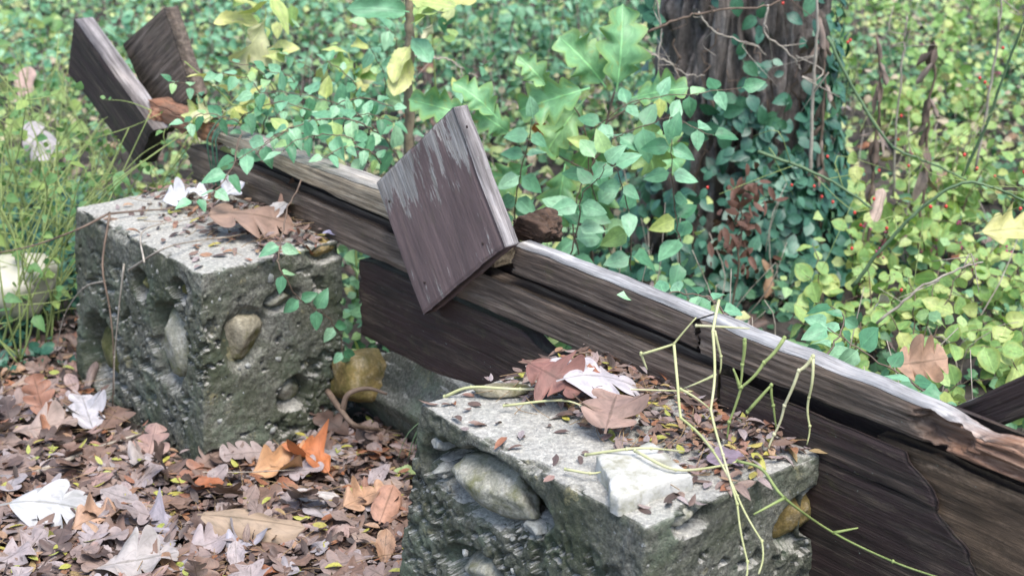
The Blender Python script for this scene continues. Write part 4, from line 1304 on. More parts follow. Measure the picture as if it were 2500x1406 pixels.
def thicket():
    rr = random.Random(21)
    def spread_pts(x0, x1, y0, y1, n, mind):
        out = []
        tries = 0
        while len(out) < n and tries < 6000:
            tries += 1
            x, y = rr.uniform(x0, x1), y0 + (y1 - y0) * rr.random()
            p = gp(x, y)
            if behind(p[0], p[1]) < 0.14 or math.hypot(p[0] - TB[0], p[1] - TB[1]) < 0.42: continue
            if all(math.hypot(p[0] - q[0], p[1] - q[1]) > mind for q in out): out.append(p)
        return out
    # right: coralberry
    for p in spread_pts(1950, 2750, 60, 1100, 62, 0.17):
        far = p[1] > 6.4
        hb, bb = rr.uniform(0.22, 0.42), rr.random() < 0.4
        lb = ('tall ' if hb > 0.33 else 'low ') + ('berried ' if bb else '') + 'coralberry shrub ' + zone(p, ('close to the right side of the ivied trunk', 'in the middle of the right-hand thicket', 'at the right edge of the thicket'), (', far back', ', half way back', ', near the bleached rail'), (5.6, 3.9))
        shrub('coralberry_shrub', p, lb, 'shrub', lb.replace('shrub', 'shrubs', 1), 'coral', 'coral', rr.randrange(4, 7), hb, rr.uniform(0.12, 0.22), rr.uniform(0.044, 0.060), 0.046, berries='berry_pink' if bb else None, far=far)
    # centre back: drooping green shrubs
    for p in spread_pts(950, 1600, 20, 380, 26, 0.2):
        far = p[1] > 6.6
        hb = rr.uniform(0.3, 0.6)
        lb = ('tall ' if hb > 0.45 else 'low ') + 'drooping honeysuckle bush ' + zone(p, ('just right of the thin sapling', 'midway between the sapling and the trunk', 'close to the left side of the trunk'), (', far back', ', half way back', ', behind the young oak'), (7.2, 5.6), (1180, 1400))
        shrub('honeysuckle_bush', p, lb, 'bush', lb.replace('bush', 'bushes', 1), 'honey', 'honey', rr.randrange(4, 7), hb, rr.uniform(0.14, 0.26), rr.uniform(0.045, 0.065), 0.06, far=far, droop=0.6)
    # left back
    for p in spread_pts(-250, 950, 0, 330, 36, 0.2):
        far = p[1] > 6.9
        hb = rr.uniform(0.25, 0.5)
        lb = ('tall ' if hb > 0.38 else 'low ') + 'blue-green honeysuckle bush ' + zone(p, ('at the left edge beyond the V of boards', 'above and behind the V of boards', 'behind the tan rail left of the sapling'), (', far back', ', half way back', ', close to the timbers'), (8.2, 6.6), (170, 480))
        shrub('honeysuckle_bush', p, lb, 'bush', lb.replace('bush', 'bushes', 1), 'honey', 'honey', rr.randrange(4, 6), hb, rr.uniform(0.14, 0.26), rr.uniform(0.045, 0.06), 0.06, far=far, droop=0.35)
    # just behind the rail right of the maroon board
    for px, py in ((1330, 640), (1420, 690), (1500, 720), (1590, 760), (1660, 800), (1740, 830), (1830, 870), (1900, 900), (1990, 950), (2080, 1000), (2160, 1040), (2260, 1060), (2380, 1080), (2480, 1040)):
        p = WP(px, py, 0.22); p[2] = 0
        p = p + np.array([R.uniform(-0.05, 0.05), R.uniform(0, 0.12), 0])
        if px < 1800 and px % 4 == 0 or px in (1420, 1590):
            shrub('honeysuckle_bush', p, 'low blue-green honeysuckle bush close behind the rail in front of the trunk', 'bush', 'honeysuckle close behind the rail', 'honey', 'honey', 4, 0.34, 0.12, 0.06, 0.06, droop=0.4)
        else:
            shrub('coralberry_shrub', p, 'bright yellow-green coralberry shrub crowding up to the bleached rail', 'shrub', 'coralberry shrubs close behind the rail', 'coral', 'coral', 5, 0.36, 0.15, 0.056, 0.05, berries='berry_pink')
thicket()

# ------------------------------------------------------------------ named vines and seedlings
def P_(lst, y0, y1=None):
    y1 = y0 if y1 is None else y1
    n = len(lst)
    return [AT(x, y, y0 + (y1 - y0) * i / max(1, n - 1)) for i, (x, y) in enumerate(lst)]

HV = [
    ([(1500, 640), (1470, 540), (1440, 430), (1450, 330), (1520, 260), (1600, 240), (1700, 228), (1810, 215)], 3.95, 'long honeysuckle spray reaching right across the ivied trunk', 0.080),
    ([(1420, 650), (1400, 540), (1430, 430), (1500, 340), (1590, 300), (1640, 290), (1740, 330)], 3.85, 'honeysuckle spray in front of the lower oak leaves', 0.085),
    ([(1660, 680), (1660, 600), (1650, 520), (1640, 440), (1640, 340)], 3.8, 'upright honeysuckle stem with heart-shaped leaves before the dark trunk', 0.085),
    ([(1540, 660), (1540, 590), (1530, 500), (1510, 430), (1480, 380)], 3.7, 'honeysuckle stem with hanging leaves left of the dark trunk foot', 0.085),
    ([(1255, 560), (1265, 450), (1290, 350), (1300, 290)], 3.9, 'red-stemmed honeysuckle shoot close behind the maroon board', 0.08),
    ([(1380, 660), (1410, 560), (1420, 480), (1460, 440), (1480, 400)], 3.65, 'honeysuckle shoot over the rotten stub', 0.08),
]
for pts, y, label, sz in HV:
    vine('honeysuckle_vine', P_(pts, y, y - 0.1), label, 'vine', size=sz, step=0.075, start=0.12, droop=0.5, jitter=0.28, up=np.array([0.0, -0.9, 0.7]))
HL = [
    ([(930, 330), (880, 300), (800, 290), (720, 310), (650, 350), (560, 400)], 3.9, 'honeysuckle spray arching forward over the tan rail', 0.075),
    ([(980, 400), (930, 330), (860, 270), (780, 240), (700, 225), (620, 230)], 4.15, 'honeysuckle spray with pale leaves behind the tan rail', 0.07),
    ([(900, 400), (860, 340), (800, 330), (730, 340), (690, 370)], 3.85, 'honeysuckle clump hanging over the middle of the tan rail', 0.07),
    ([(1010, 360), (1000, 250), (970, 150), (960, 80), (900, 60)], 4.5, 'honeysuckle climbing the thin sapling', 0.07),
    ([(820, 320), (800, 220), (750, 160), (690, 130)], 4.6, 'pale honeysuckle shoot left of the thin sapling', 0.065),
]
HL += [
    ([(560, 330), (600, 280), (680, 250), (760, 270)], 4.1, 'fine honeysuckle sprig by the green wire on the rail', 0.05),
    ([(700, 340), (690, 260), (640, 180), (560, 150)], 4.3, 'fine honeysuckle sprig rising between the V of boards and the sapling', 0.05),
    ([(880, 380), (900, 300), (860, 200), (800, 150)], 4.2, 'fine pale honeysuckle sprig in front of the sapling foot', 0.05),
    ([(760, 350), (800, 270), (880, 240), (960, 260)], 4.05, 'fine honeysuckle sprig bending right along the tan rail', 0.05),
    ([(930, 400), (900, 370), (840, 360), (790, 385)], 3.85, 'fine honeysuckle tip drooping over the tan rail near the maroon board', 0.048),
    ([(1080, 380), (1090, 280), (1130, 200), (1190, 150)], 4.6, 'fine honeysuckle shoot behind the top of the maroon board', 0.055),
    ([(480, 330), (500, 260), (460, 210), (420, 200)], 4.3, 'fine honeysuckle sprig in front of the rear V board', 0.045)]
HL += [
    ([(640, 330), (650, 250), (600, 190), (530, 180)], 4.15, 'fine honeysuckle sprig arching left above the far rail end', 0.055),
    ([(720, 345), (740, 280), (720, 200), (650, 170)], 4.2, 'bright honeysuckle sprig above the middle of the tan rail', 0.06),
    ([(820, 380), (840, 300), (900, 280), (960, 300)], 4.0, 'bright honeysuckle sprig reaching right to the sapling foot', 0.058),
    ([(600, 310), (560, 290), (500, 280), (450, 300)], 4.05, 'honeysuckle sprig lying along the far end of the rail', 0.05),
    ([(900, 370), (930, 280), (940, 190), (900, 110)], 4.35, 'upright honeysuckle shoot just left of the sapling', 0.06),
    ([(760, 330), (700, 320), (660, 340), (620, 380)], 3.95, 'honeysuckle tip hanging in front of the tan rail', 0.058)]
for pts, y, label, sz in HL:
    vine('honeysuckle_vine', P_(pts, y, y - 0.12), label, 'vine', size=sz, step=0.06, start=0.1, droop=0.3)
# runner trailing forward across the left block and down its right face
hang = [AT(735, 440, 3.72), AT(700, 520, 3.60), AT(685, 600, 3.50), AT(682, 655, 3.46), AT(735, 735, 3.48), AT(795, 768, 3.52), AT(825, 810, 3.55), AT(838, 862, 3.56)]
vine('honeysuckle_vine', hang, 'honeysuckle runner hanging down the right face of the left block', 'vine', size=0.056, step=0.072, start=0.38, jitter=0.25, up=np.array([0.2, -0.9, 0.5]))
vine('honeysuckle_vine', [AT(590, 330, 3.9), AT(560, 420, 3.75), AT(520, 470, 3.68), AT(470, 490, 3.62)], 'short honeysuckle shoot at the back edge of the left block', 'vine', size=0.06, step=0.06, start=0.3)
vine('honeysuckle_vine', [WP(1790, 800, 0.1), AT(1740, 735, 2.85), AT(1660, 715, 2.85), AT(1560, 725, 2.83)], 'pale honeysuckle tip lying over the bleached rail', 'vine', size=0.055, step=0.04, start=0.25, jitter=0.3)
vine('honeysuckle_vine', [WP(2330, 1000, 0.12), AT(2220, 930, 2.62), AT(2110, 860, 2.7), AT(2020, 800, 2.75)], 'blue-green honeysuckle spray beside the right part of the rail', 'vine', size=0.07, step=0.06, start=0.15)
vine('honeysuckle_vine', [WP(2000, 900, 0.15), AT(2040, 830, 2.9), AT(2060, 770, 3.0), AT(1990, 740, 3.1)], 'blue-green honeysuckle shoot in the coralberries behind the rail', 'vine', size=0.065, step=0.06, start=0.15)

# young oak
def oak():
    b = gp(1440, 640); b = np.array([b[0], 4.25, 0.0])
    root = empty('oak_seedling', b, 'young oak seedling with large lobed green leaves left of the trunk', 'seedling')
    y = 4.1
    stems = [[(1440, 560), (1450, 400), (1480, 300), (1500, 225)], [(1450, 400), (1400, 260), (1300, 270)], [(1480, 300), (1560, 250), (1600, 240)], [(1440, 420), (1200, 300)]]
    stem_obj(root, [(smooth_path([b] + P_(stems[0], y), 5), 0.006, 0.003)] + [(smooth_path(P_(s, y), 5), 0.003, 0.0015) for s in stems[1:]], M['stem_brown'])
    L = [(1505, 225, 1530, 40, 205), (1480, 215, 1385, 85, 185), (1440, 215, 1300, 255, 190), (1430, 240, 1380, 300, 170), (1540, 240, 1640, 215, 150), (1480, 290, 1440, 380, 170), (1560, 270, 1600, 420, 180), (1380, 400, 1360, 520, 170), (1560, 300, 1650, 390, 165), (1150, 285, 1005, 240, 150), (1215, 290, 1140, 205, 140), (1250, 330, 1180, 280, 130), (1300, 400, 1230, 440, 140), (1480, 400, 1450, 520, 170), (1340, 215, 1310, 180, 110), (1290, 340, 1400, 370, 130)]
    for x0, y0, x1, y1, ln in L:
        yy = y + R.uniform(-0.15, 0.12)
        a, c = AT(x0, y0, yy), AT(x1, y1, yy - R.uniform(0.0, 0.08))
        s = ln * scale_at(a) / 1.22
        add_leaf(root, 'redoak', M['oak_green'], a, c - a, np.array([0.1, -1.0, 0.55]) + jit(0.2), s, sx=1.1)
oak()

# sapling behind the rail
def sapling():
    b = AT(998, 440, 4.25); b[2] = 0
    root = empty('sapling', b, 'thin brown sapling stem standing behind the tan rail', 'sapling')
    path = smooth_path([b] + P_([(1000, 330), (998, 220), (1003, 110), (1000, 20), (996, -80)], 4.25), 6, 0.002)
    stem_obj(root, [(path, 0.017, 0.012)], M['sapling_bark'])
    for px, py, dx, dy, ln in ((1000, 60, 70, -40, 110), (1003, 110, -40, 60, 100), (1000, 30, -120, -20, 130), (1005, 90, 40, 50, 90), (1000, 0, 100, 10, 120), (1000, 130, -30, 80, 110)):
        a = AT(px, py, 4.22); c = AT(px + dx, py + dy, 4.15)
        add_leaf(root, 'oval', M['yellow'] if R.random() < 0.5 else M['honey'], a, c - a, FACE + jit(0.3), ln * scale_at(a))
sapling()

# yellowing plant at upper left, large lobed leaves
def yellow_plants():
    specs = [('plant with big mottled yellow leaves at the top, left of the sapling', 4.6, [(640, 300), (630, 200), (640, 110), (650, 20)], [(660, -20, 700, 60, 150), (650, 40, 610, 130, 170), (640, 60, 540, 40, 150), (640, 20, 560, -10, 140), (645, 110, 560, 150, 120), (640, 140, 720, 110, 120), (660, 0, 590, 40, 120)]),
             ('yellow-green leafy plant at the rail end beside the V of boards', 4.25, [(600, 330), (560, 250), (520, 210), (450, 150)], [(540, 200, 430, 140, 120), (560, 230, 500, 150, 110), (580, 260, 640, 200, 110), (590, 290, 660, 250, 100), (560, 270, 470, 280, 120), (530, 260, 440, 300, 110), (600, 300, 620, 230, 90), (500, 250, 430, 330, 100), (480, 280, 460, 370, 90)]),
             ('loose plant with pale yellow leaves just left of the sapling', 4.55, [(860, 320), (870, 220), (850, 130)], [(850, 130, 790, 110, 90), (860, 170, 930, 190, 110), (870, 150, 810, 160, 100), (860, 110, 900, 100, 80), (870, 190, 940, 120, 90), (850, 230, 800, 200, 80)]),
             ('tall stem with yellow leaves hanging in from the top edge', 4.7, [(1070, 330), (1060, 160), (1050, 0)], [(1080, -10, 1160, 10, 120), (1060, 10, 1010, 40, 110), (1060, 50, 1030, 110, 90), (1050, 100, 990, 130, 90)])]
    for label, y, st, lv in specs:
        base = AT(st[0][0], st[0][1] + 60, y); base[2] = 0
        root = empty('yellowing_plant', base, label, 'plant', 'yellowing plants')
        stem_obj(root, [(smooth_path([base] + P_(st, y), 5), 0.004, 0.002)], M['stem_green'])
        for x0, y0, x1, y1, ln in lv:
            a = AT(x0, y0, y + R.uniform(-0.08, 0.05)); c = AT(x1, y1, y - 0.08)
            add_leaf(root, R.choice(('oval', 'maple', 'lanc', 'oval')), M[R.choice(('yellow', 'yellow', 'coral'))], a, c - a, FACE + jit(0.6), 0.72 * ln * scale_at(a))
        for k in range(16):
            x, yy = R.choice(lv)[:2]
            a = AT(x + R.uniform(-60, 60), yy + R.uniform(-30, 110), y + R.uniform(-0.1, 0.1))
            add_leaf(root, 'honey', M[R.choice(('yellow', 'coral', 'honey'))], a, jit(1) - ZD * 0.2, FACE + jit(0.4), R.uniform(0.04, 0.07))
yellow_plants()

# weeds at the left edge
def weeds():
    rr = random.Random(5)
    spots = [(-40, 860), (10, 880), (60, 830), (110, 850), (30, 770), (150, 770), (90, 720), (165, 660), (-20, 700), (50, 640), (230, 480), (120, 590), (10, 560), (280, 470), (330, 455), (-60, 620), (80, 500), (170, 560), (130, 800), (60, 900), (-10, 800), (390, 430), (20, 680), (140, 690)]
    for i, (px, py) in enumerate(spots):
        p = gp(px, py)
        if px > 200: p = AT(px, py, G(px, py, 0.3)[1]); p[2] = 0.02
        wl = 'thin jointed weed ' + (('behind the left block near the V of boards' if px > 300 else 'behind the back left corner of the left block') if px > 200 else ('at the left edge of the photo' if px < 40 else 'close beside the left block' if px > 125 else 'midway between the left edge and the left block') + (', nearer' if py > 740 else ', further back'))
        root = empty('tall_weed', p, wl, 'weed', wl.replace('weed', 'weeds', 1))
        paths, LV = [], []
        for k in range(rr.randrange(4, 7)):
            h = rr.uniform(0.45, 0.95) * (0.75 if px > 200 else 1)
            ln = np.array([rr.gauss(0.05, 0.28), rr.gauss(0, 0.22), 1.0])
            q = [p + jit(0.015) * np.array([1, 1, 0])]
            for s in range(4):
                q.append(q[-1] + ln * h / 4 + jit(0.02))
                ln = ln + np.array([rr.gauss(0, 0.12), rr.gauss(0, 0.1), -0.12])
            q = np.array(q)
            paths.append((smooth_path(q, 3), 0.0033, 0.0016))
            for s in range(1, 5):
                if rr.random() < 0.75:
                    br = q[s] + np.array([rr.gauss(0, 0.09), rr.gauss(0, 0.06), rr.uniform(0.0, 0.12)])
                    paths.append((smooth_path([q[s], (q[s] + br) / 2 + jit(0.01), br], 3), 0.0018, 0.0008))
                    for e in range(rr.randrange(0, 4)):
                        LV.append((br + jit(0.012), jit(1) + ZD * 0.3, FACE + jit(0.5), rr.uniform(0.014, 0.030)))
                if rr.random() < 0.35:
                    LV.append((q[s], np.array([rr.gauss(0, 1), -0.4, rr.uniform(-0.5, 0.3)]), FACE + jit(0.4), rr.uniform(0.03, 0.055)))
        stem_obj(root, paths, M['stem_green'])
        for a, d, u, s in LV: add_leaf(root, 'small' if s < 0.03 else 'smallv', M['weed'], a, d, u, s)
    # broad heart-shaped leaves low at the top left
    for i, (px, py) in enumerate([(30, 180), (110, 330), (60, 420), (-20, 300), (150, 250), (20, 60), (110, 110), (200, 300)]):
        p = gp(px, py + 60)
        root = empty('broadleaf_weed', p, 'low weed with broad heart-shaped leaves left of the V of boards', 'weed', 'broadleaf weeds left of the V')
        paths = []
        for k in range(7):
            e = p + np.array([rr.gauss(0, 0.12), rr.gauss(0, 0.12), rr.uniform(0.1, 0.32)])
            paths.append((smooth_path([p, (p + e) / 2 + ZD * 0.03, e], 3), 0.002, 0.001))
            add_leaf(root, 'honey', M['weed'], e, np.array([rr.gauss(0, 1), -0.6, -0.3]), FACE + jit(0.3), rr.uniform(0.06, 0.095), sx=1.25)
        stem_obj(root, paths, M['stem_green'])
weeds()

def vinca():
    n = 8600
    px = NR.uniform(-700, 520, n); py = 330 + 590 * NR.rand(n)
    P = np.array([G(a, b, 0.0) for a, b in zip(px, py)])
    P[:, 2] = NR.uniform(0.01, 0.20, n) * np.clip((935 - py) / 140, 0.2, 1)
    keep = outside_piers(P) & (behind(P[:, 0], P[:, 1]) < 0.2) & (NR.rand(n) < np.where(py > 800, np.clip((150 - px) / 120, 0.03, 1), 0.9))
    P = P[keep]; n = len(P)
    D = NR.normal(0, 1, (n, 3)); D[:, 2] *= 0.3
    o = ob('vinca_patch', join_scatter('vinca', [(0, scatter_mesh('v', 'ivy', P, D, FACE + NR.normal(0, 0.35, (n, 3)), NR.uniform(0.028, 0.048, n), NR.rand(n), None))], [M['ivy_attr']]))
    tag(o, 'patch of small glossy dark leaves at the left edge beside the left block', kind='stuff')
# withered stalks and canes in the right thicket
def withered():
    for label, y, pts in (('withered stalk with long curled brown leaves, left one of two right of the trunk', 4.6, [(2120, 560), (2130, 420), (2145, 280), (2150, 180), (2140, 90)]),
                          ('withered stalk with curled brown leaves, right one of two right of the trunk', 4.7, [(2250, 520), (2265, 380), (2270, 260), (2285, 150), (2280, 100)]),
                          ('grey withered stalk touching the right side of the ivied trunk', 4.75, [(2005, 480), (2010, 300), (2008, 150), (2000, 40)])):
        b = AT(pts[0][0], pts[0][1] + 120, y); b[2] = 0
        root = empty('withered_stalk', b, label, 'stalk', 'withered stalks')
        q = smooth_path([b] + P_(pts, y), 5, 0.004)
        stem_obj(root, [(q, 0.006, 0.003)], M['stem_brown'])
        for k in range(16):
            i = R.randrange(len(q) // 3, len(q))
            add_leaf(root, R.choice(('roll', 'lanc')), M['dry'], q[i], np.array([R.gauss(0, 0.35), R.gauss(-0.1, 0.3), -1.0]), np.array([R.gauss(0, 1), -1, 0.2]), R.uniform(0.06, 0.12), sx=R.uniform(0.5, 0.8))
    b = AT(1790, 690, 4.2); b[2] = 0
    root = empty('withered_stalk', b, 'rusty dead fern-like sprig hanging at the foot of the trunk', 'stalk')
    q = smooth_path([b] + P_([(1800, 640), (1810, 560), (1815, 480), (1822, 400)], 4.2), 5, 0.003)
    stem_obj(root, [(q, 0.004, 0.002)], M['stem_brown'])
    rust = solid_leaf('rust_leaf', (0.13, 0.06, 0.04))
    for k in range(80):
        i = R.randrange(5, len(q) - 4)
        add_leaf(root, 'leaflet', rust, q[i] + jit(0.035), jit(0.6) - ZD * 0.7, np.array([0, -1, 0.3]) + jit(0.4), R.uniform(0.025, 0.055))
withered()

def canes():
    C = [('green arching rose cane with red hips, curving across the right thicket', [(2080, 700), (2160, 600), (2260, 500), (2350, 448), (2430, 460), (2560, 520)], 3.75),
         ('green rose cane slanting through the upper right thicket', [(2020, 90), (2090, 230), (2170, 350), (2250, 390), (2360, 440)], 4.5),
         ('straight green rose cane rising to the top right', [(2350, 430), (2410, 300), (2470, 130), (2540, -40)], 4.3),
         ('thin green rose cane low beside the ivied trunk', [(1850, 370), (1960, 410), (2060, 460), (2140, 520)], 4.2)]
    for label, pts, y in C:
        path = smooth_path(P_(pts, y, y - 0.1), 7, 0.001)
        root = empty('rose_cane', path[0], label, 'cane', 'rose canes')
        stem_obj(root, [(path, 0.0055, 0.003)], M['cane_green'])
        iv, jf = ico(2)
        hip = bpy.data.meshes.get('rose_hip') or mesh_np('rose_hip', iv * np.array([0.0045, 0.0045, 0.0055]), jf, [M['berry_red']])
        for k in range(9):
            i = R.randrange(len(path))
            q = path[i] + jit(0.07)
            ob('rose_hip', hip, root, q - np.array(root.location))
        twigs = []
        for k in range(7):
            i = R.randrange(3, len(path))
            twigs.append((smooth_path([path[i], path[i] + jit(0.05) + ZD * 0.02, path[i] + jit(0.1)], 3), 0.0015, 0.0008))
        for tw in twigs: stem_obj(root, [tw], M['stem_green'], 'twig')
    B = [('rusty bare vine arching across the upper trunk', [(1580, 80), (1650, 50), (1720, 30), (1850, 18), (1905, 2), (1960, -30)], 4.45, 0.0042, 'stem_brown'),
         ('thin grey twig hanging before the left side of the trunk', [(1595, -20), (1614, 60), (1608, 140), (1604, 205)], 4.45, 0.003, 'stem_grey'),
         ('grey forked twig across the middle of the trunk', [(1705, 30), (1735, 70), (1790, 95), (1845, 112), (1870, 135)], 4.45, 0.003, 'stem_grey'),
         ('pale crooked twig on the right side of the trunk', [(1875, 12), (1868, 80), (1900, 110), (1935, 140), (1955, 170)], 4.45, 0.0035, 'stem_grey'),
         ('pale grey upright stem along the right edge of the trunk', [(1975, 430), (1985, 280), (1992, 120), (1997, -20)], 4.4, 0.006, 'stem_grey'),
         ('thin twig slanting down from the left side of the trunk', [(1580, 130), (1630, 150), (1670, 180), (1720, 185)], 4.4, 0.0025, 'stem_grey'),
         ('grey forked twig crossing left of the maroon board top', [(1010, 137), (1060, 142), (1095, 146), (1125, 165), (1165, 190)], 4.6, 0.004, 'stem_grey'),
         ('bare grey twig rising from the right thicket floor', [(2140, 790), (2240, 710), (2330, 660), (2400, 640)], 3.5, 0.004, 'stem_grey'),
         ('upright bare brown stem in the upper right corner', [(2380, 420), (2420, 200), (2440, 60), (2446, -30)], 4.9, 0.005, 'stem_grey'),
         ('upright bare stem in the middle of the right thicket', [(2180, 480), (2190, 300), (2205, 140), (2215, 40)], 4.8, 0.004, 'stem_grey')]
    for label, pts, y, r, mat in B:
        path = smooth_path(P_(pts, y), 6, 0.002)
        mb = MB(); mb.tube(path, r, r * 0.6, k=6)
        for k in range(3):
            i = R.randrange(2, len(path) - 2)
            mb.tube(smooth_path([path[i], path[i] + jit(0.03), path[i] + jit(0.06) + ZD * 0.01], 3), r * 0.5, r * 0.25, k=4)
        tag(ob('bare_twig', mb.mesh('bare_twig', [M[mat]], loc=path[0]), None, path[0]), label, 'twig', 'bare twigs and vines')
canes()

# ------------------------------------------------------------------ leaf litter on the ground in front
pier_boxes = [(pier1, 0.03), (pier2, 0.03)]
def outside_piers(P, m=0.03):
    k = np.ones(len(P), bool)
    for pr, _ in pier_boxes:
        q = P - pr.C
        u, v = -(q @ RD), q @ ND
        k &= ~((u > -m) & (u < pr.La + m + 0.03) & (v > -m - 0.02) & (v < pr.Lb + m))
    return k

def litter():
    def patch(n, margin=200):
        n = int(n * 1.3)
        px = NR.uniform(-600, 1150, n * 2); py = NR.uniform(780, 1406 + margin, n * 2)
        P = np.array([G(a, b, 0.0) for a, b in zip(px, py)])
        dens = np.clip((G(0, 1100)[1] / P[:, 1]) ** -1.0, 0, 1.5) / 1.5
        k = outside_piers(P) & (NR.rand(len(P)) < dens)
        k &= behind(P[:, 0], P[:, 1]) < 0.06
        k &= ~((px < 170) & (py < 860) & (NR.rand(len(P)) < 0.7))
        return P[k][:n]
    parts = []
    def add(kind, n, zr, s, tl, th, tilt=0.35):
        P = patch(n); n = len(P)
        P[:, 2] = NR.uniform(zr[0], zr[1], n) + ground_z(P[:, 0], P[:, 1])
        D = NR.normal(0, 1, (n, 3)); D[:, 2] *= 0.25
        up = np.array([0, -0.1, 1.0]) + NR.normal(0, tilt, (n, 3))
        parts.append((0, scatter_mesh('l', kind, P, D, up, NR.uniform(s[0], s[1], n), NR.uniform(tl, th, n), None)))
    add('oval', 420, (0.006, 0.030), (0.05, 0.09), 0.0, 0.86, 0.3)
    add('flatmaple', 230, (0.008, 0.030), (0.06, 0.11), 0.0, 0.80, 0.16)
    add('roll', 90, (0.02, 0.035), (0.05, 0.09), 0.1, 0.86, 0.35)
    add('flatoak', 330, (0.008, 0.032), (0.07, 0.13), 0.05, 0.72, 0.16)
    add('leaflet', 6500, (0.010, 0.040), (0.018, 0.045), 0.0, 0.87, 0.3)
    add('leaflet', 330, (0.030, 0.042), (0.025, 0.045), 0.89, 0.98, 0.25)
    o = ob('leaf_litter', join_scatter('leaf_litter', parts, [M['litter']]))
    tag(o, 'mixed small fallen leaves covering the ground before the blocks', kind='stuff')
    mb = MB()
    P = patch(260)
    for p in P:
        a = R.uniform(0, 6.28); l = R.uniform(0.05, 0.17)
        d = np.array([math.cos(a), math.sin(a), 0])
        q = p + ZD * R.uniform(0.02, 0.04)
        mb.tube(smooth_path([q - d * l, q + jit(0.008), q + d * l], 3), 0.0011, 0.0007, k=3)
    o = ob('dry_needles', mb.mesh('dry_needles', [mat_plain('needle', [(0.3, (0.20, 0.12, 0.06)), (0.7, (0.38, 0.27, 0.14))], 40)]))
    tag(o, 'thin dry stalks strewn over the leaf litter', kind='stuff')
litter()
vinca()

def top_litter(pr, label, n, bias, yel):
    u = NR.rand(n) * pr.La; v = NR.rand(n) * pr.Lb
    w = bias(u / pr.La, v / pr.Lb)
    k = NR.rand(n) < w
    u, v = u[k], v[k]; n = len(u)
    P = pr.C[None] - u[:, None] * RD + v[:, None] * ND
    P[:, 2] = ZT + 0.004 + NR.uniform(0, 0.018, n) * w[k]
    D = NR.normal(0, 1, (n, 3)); D[:, 2] *= 0.15
    t = NR.uniform(0.05, 0.87, n); t[:int(n * yel)] = NR.uniform(0.88, 0.96, int(n * yel))
    base = pr.base + ZD * ZT
    o = ob('leaf_litter', join_scatter('leaf_litter', [(0, scatter_mesh('l', 'leaflet', P, D, np.array([0, 0, 1.0]) + NR.normal(0, 0.25, (n, 3)), NR.uniform(0.022, 0.042, n), t, None))], [M['litter']], base), None, base)
    tag(o, label, kind='stuff')
def top_needles(pr, label, n):
    mb = MB()
    base = pr.base + ZD * ZT
    for k in range(n):
        u, v = NR.rand() * pr.La * 0.9 + 0.03, (0.25 + 0.72 * NR.rand()) * pr.Lb
        c = pr.pt(u, v, 0.012 + 0.012 * NR.rand())
        a = NR.rand() * 6.28; l = NR.uniform(0.02, 0.06)
        d = np.array([math.cos(a), math.sin(a), NR.normal(0, 0.08)])
        mb.tube(smooth_path([c - d * l, c + jit(0.004), c + d * l], 3), 0.0010, 0.0006, k=3)
    tag(ob('dry_needles', mb.mesh('dry_needles', [bpy.data.materials['needle']], loc=base), None, base), label, kind='stuff')
top_needles(pier1, 'thin dry stalks among the leaflets on the left block', 45)
top_needles(pier2, 'thin dry stalks among the leaflets on the near block', 60)
top_litter(pier1, 'small fallen leaflets strewn over the top of the left block', 900, lambda a, b: np.clip(0.08 + 1.1 * sstep(0.15, 0.85, b) * sstep(-0.1, 0.15, a) - 0.3 * sstep(0.8, 1.0, a), 0, 1), 0.05)
top_litter(pier2, 'small fallen leaflets strewn over the top of the near block', 1700, lambda a, b: np.clip(0.05 + 1.1 * sstep(0.3, 0.85, b + 0.15 * (1 - a)) * sstep(-0.02, 0.12, a), 0, 1), 0.05)

# ------------------------------------------------------------------ single fallen leaves
COLS = {}
def leafmat(col, spot=None):
    if col not in COLS: COLS[col] = solid_leaf('fallen_%d' % len(COLS), col, spot or tuple(c * 0.5 for c in col))
    return COLS[col]

def fallen(label, px, py, ln, ang, kind, col, z=0.03, pi=0, tilt=(0, 0), sx=1.0, plane=None, up=None, group=None):
    p = G(px, py, z) if plane is None else AT(px, py, plane)
    s = ln * scale_at(p)
    d = np.array([math.cos(ang), math.sin(ang), tilt[0]])
    u = np.array([tilt[1], -0.25, 1.0]) if up is None else np.asarray(up)
    m = col if not isinstance(col, tuple) else leafmat(col)
    start = p - unit(d) * s * 0.5
    o = ob('fallen_leaf', pmesh(kind, pi, m), None, mat=frame(start, d, u, s, sx))
    return tag(o, label, 'leaf', group)

WH, TAN, ROSE, LIL, RUST, ORG, PEACH, BRN = (0.47, 0.465, 0.465), (0.34, 0.25, 0.175), (0.42, 0.29, 0.25), (0.29, 0.26, 0.29), (0.30, 0.10, 0.04), (0.44, 0.15, 0.055), (0.40, 0.25, 0.17), (0.24, 0.14, 0.10)
fallen('large silvery white oak leaf arched over the litter at the lower left', 112, 1212, 225, 0.1, 'oakarch', WH, 0.085, 0, (0.15, -0.1), 1.25)
fallen('peach coloured pointed leaf right of the silvery white leaf', 215, 1268, 140, 0.9, 'maple', PEACH, 0.045, 1, (0.1, 0.1))
fallen('bright orange pointed leaf between the two blocks', 775, 1120, 140, 2.3, 'maple', ORG, 0.06, 2, (0.45, 0.2), 1.0)
fallen('long rolled tan leaf lying across the litter in the foreground', 605, 1262, 255, -0.12, 'roll', TAN, 0.075, 0, (0.0, -0.2), 1.0)
fallen('brown oak leaf left of the near block', 880, 1215, 135, 0.75, 'whiteoak', (0.40, 0.24, 0.15), 0.05, 2, (0.1, 0.0))
fallen('curled brown leaf standing against the near block', 945, 1225, 130, 1.3, 'roll', (0.42, 0.23, 0.16), 0.07, 1, (0.5, 0.3), 1.5)
fallen('glossy rust brown oval leaf in front of the left block corner', 498, 1182, 80, 0.2, 'oval', RUST, 0.045, 1, (0.1, 0.2))
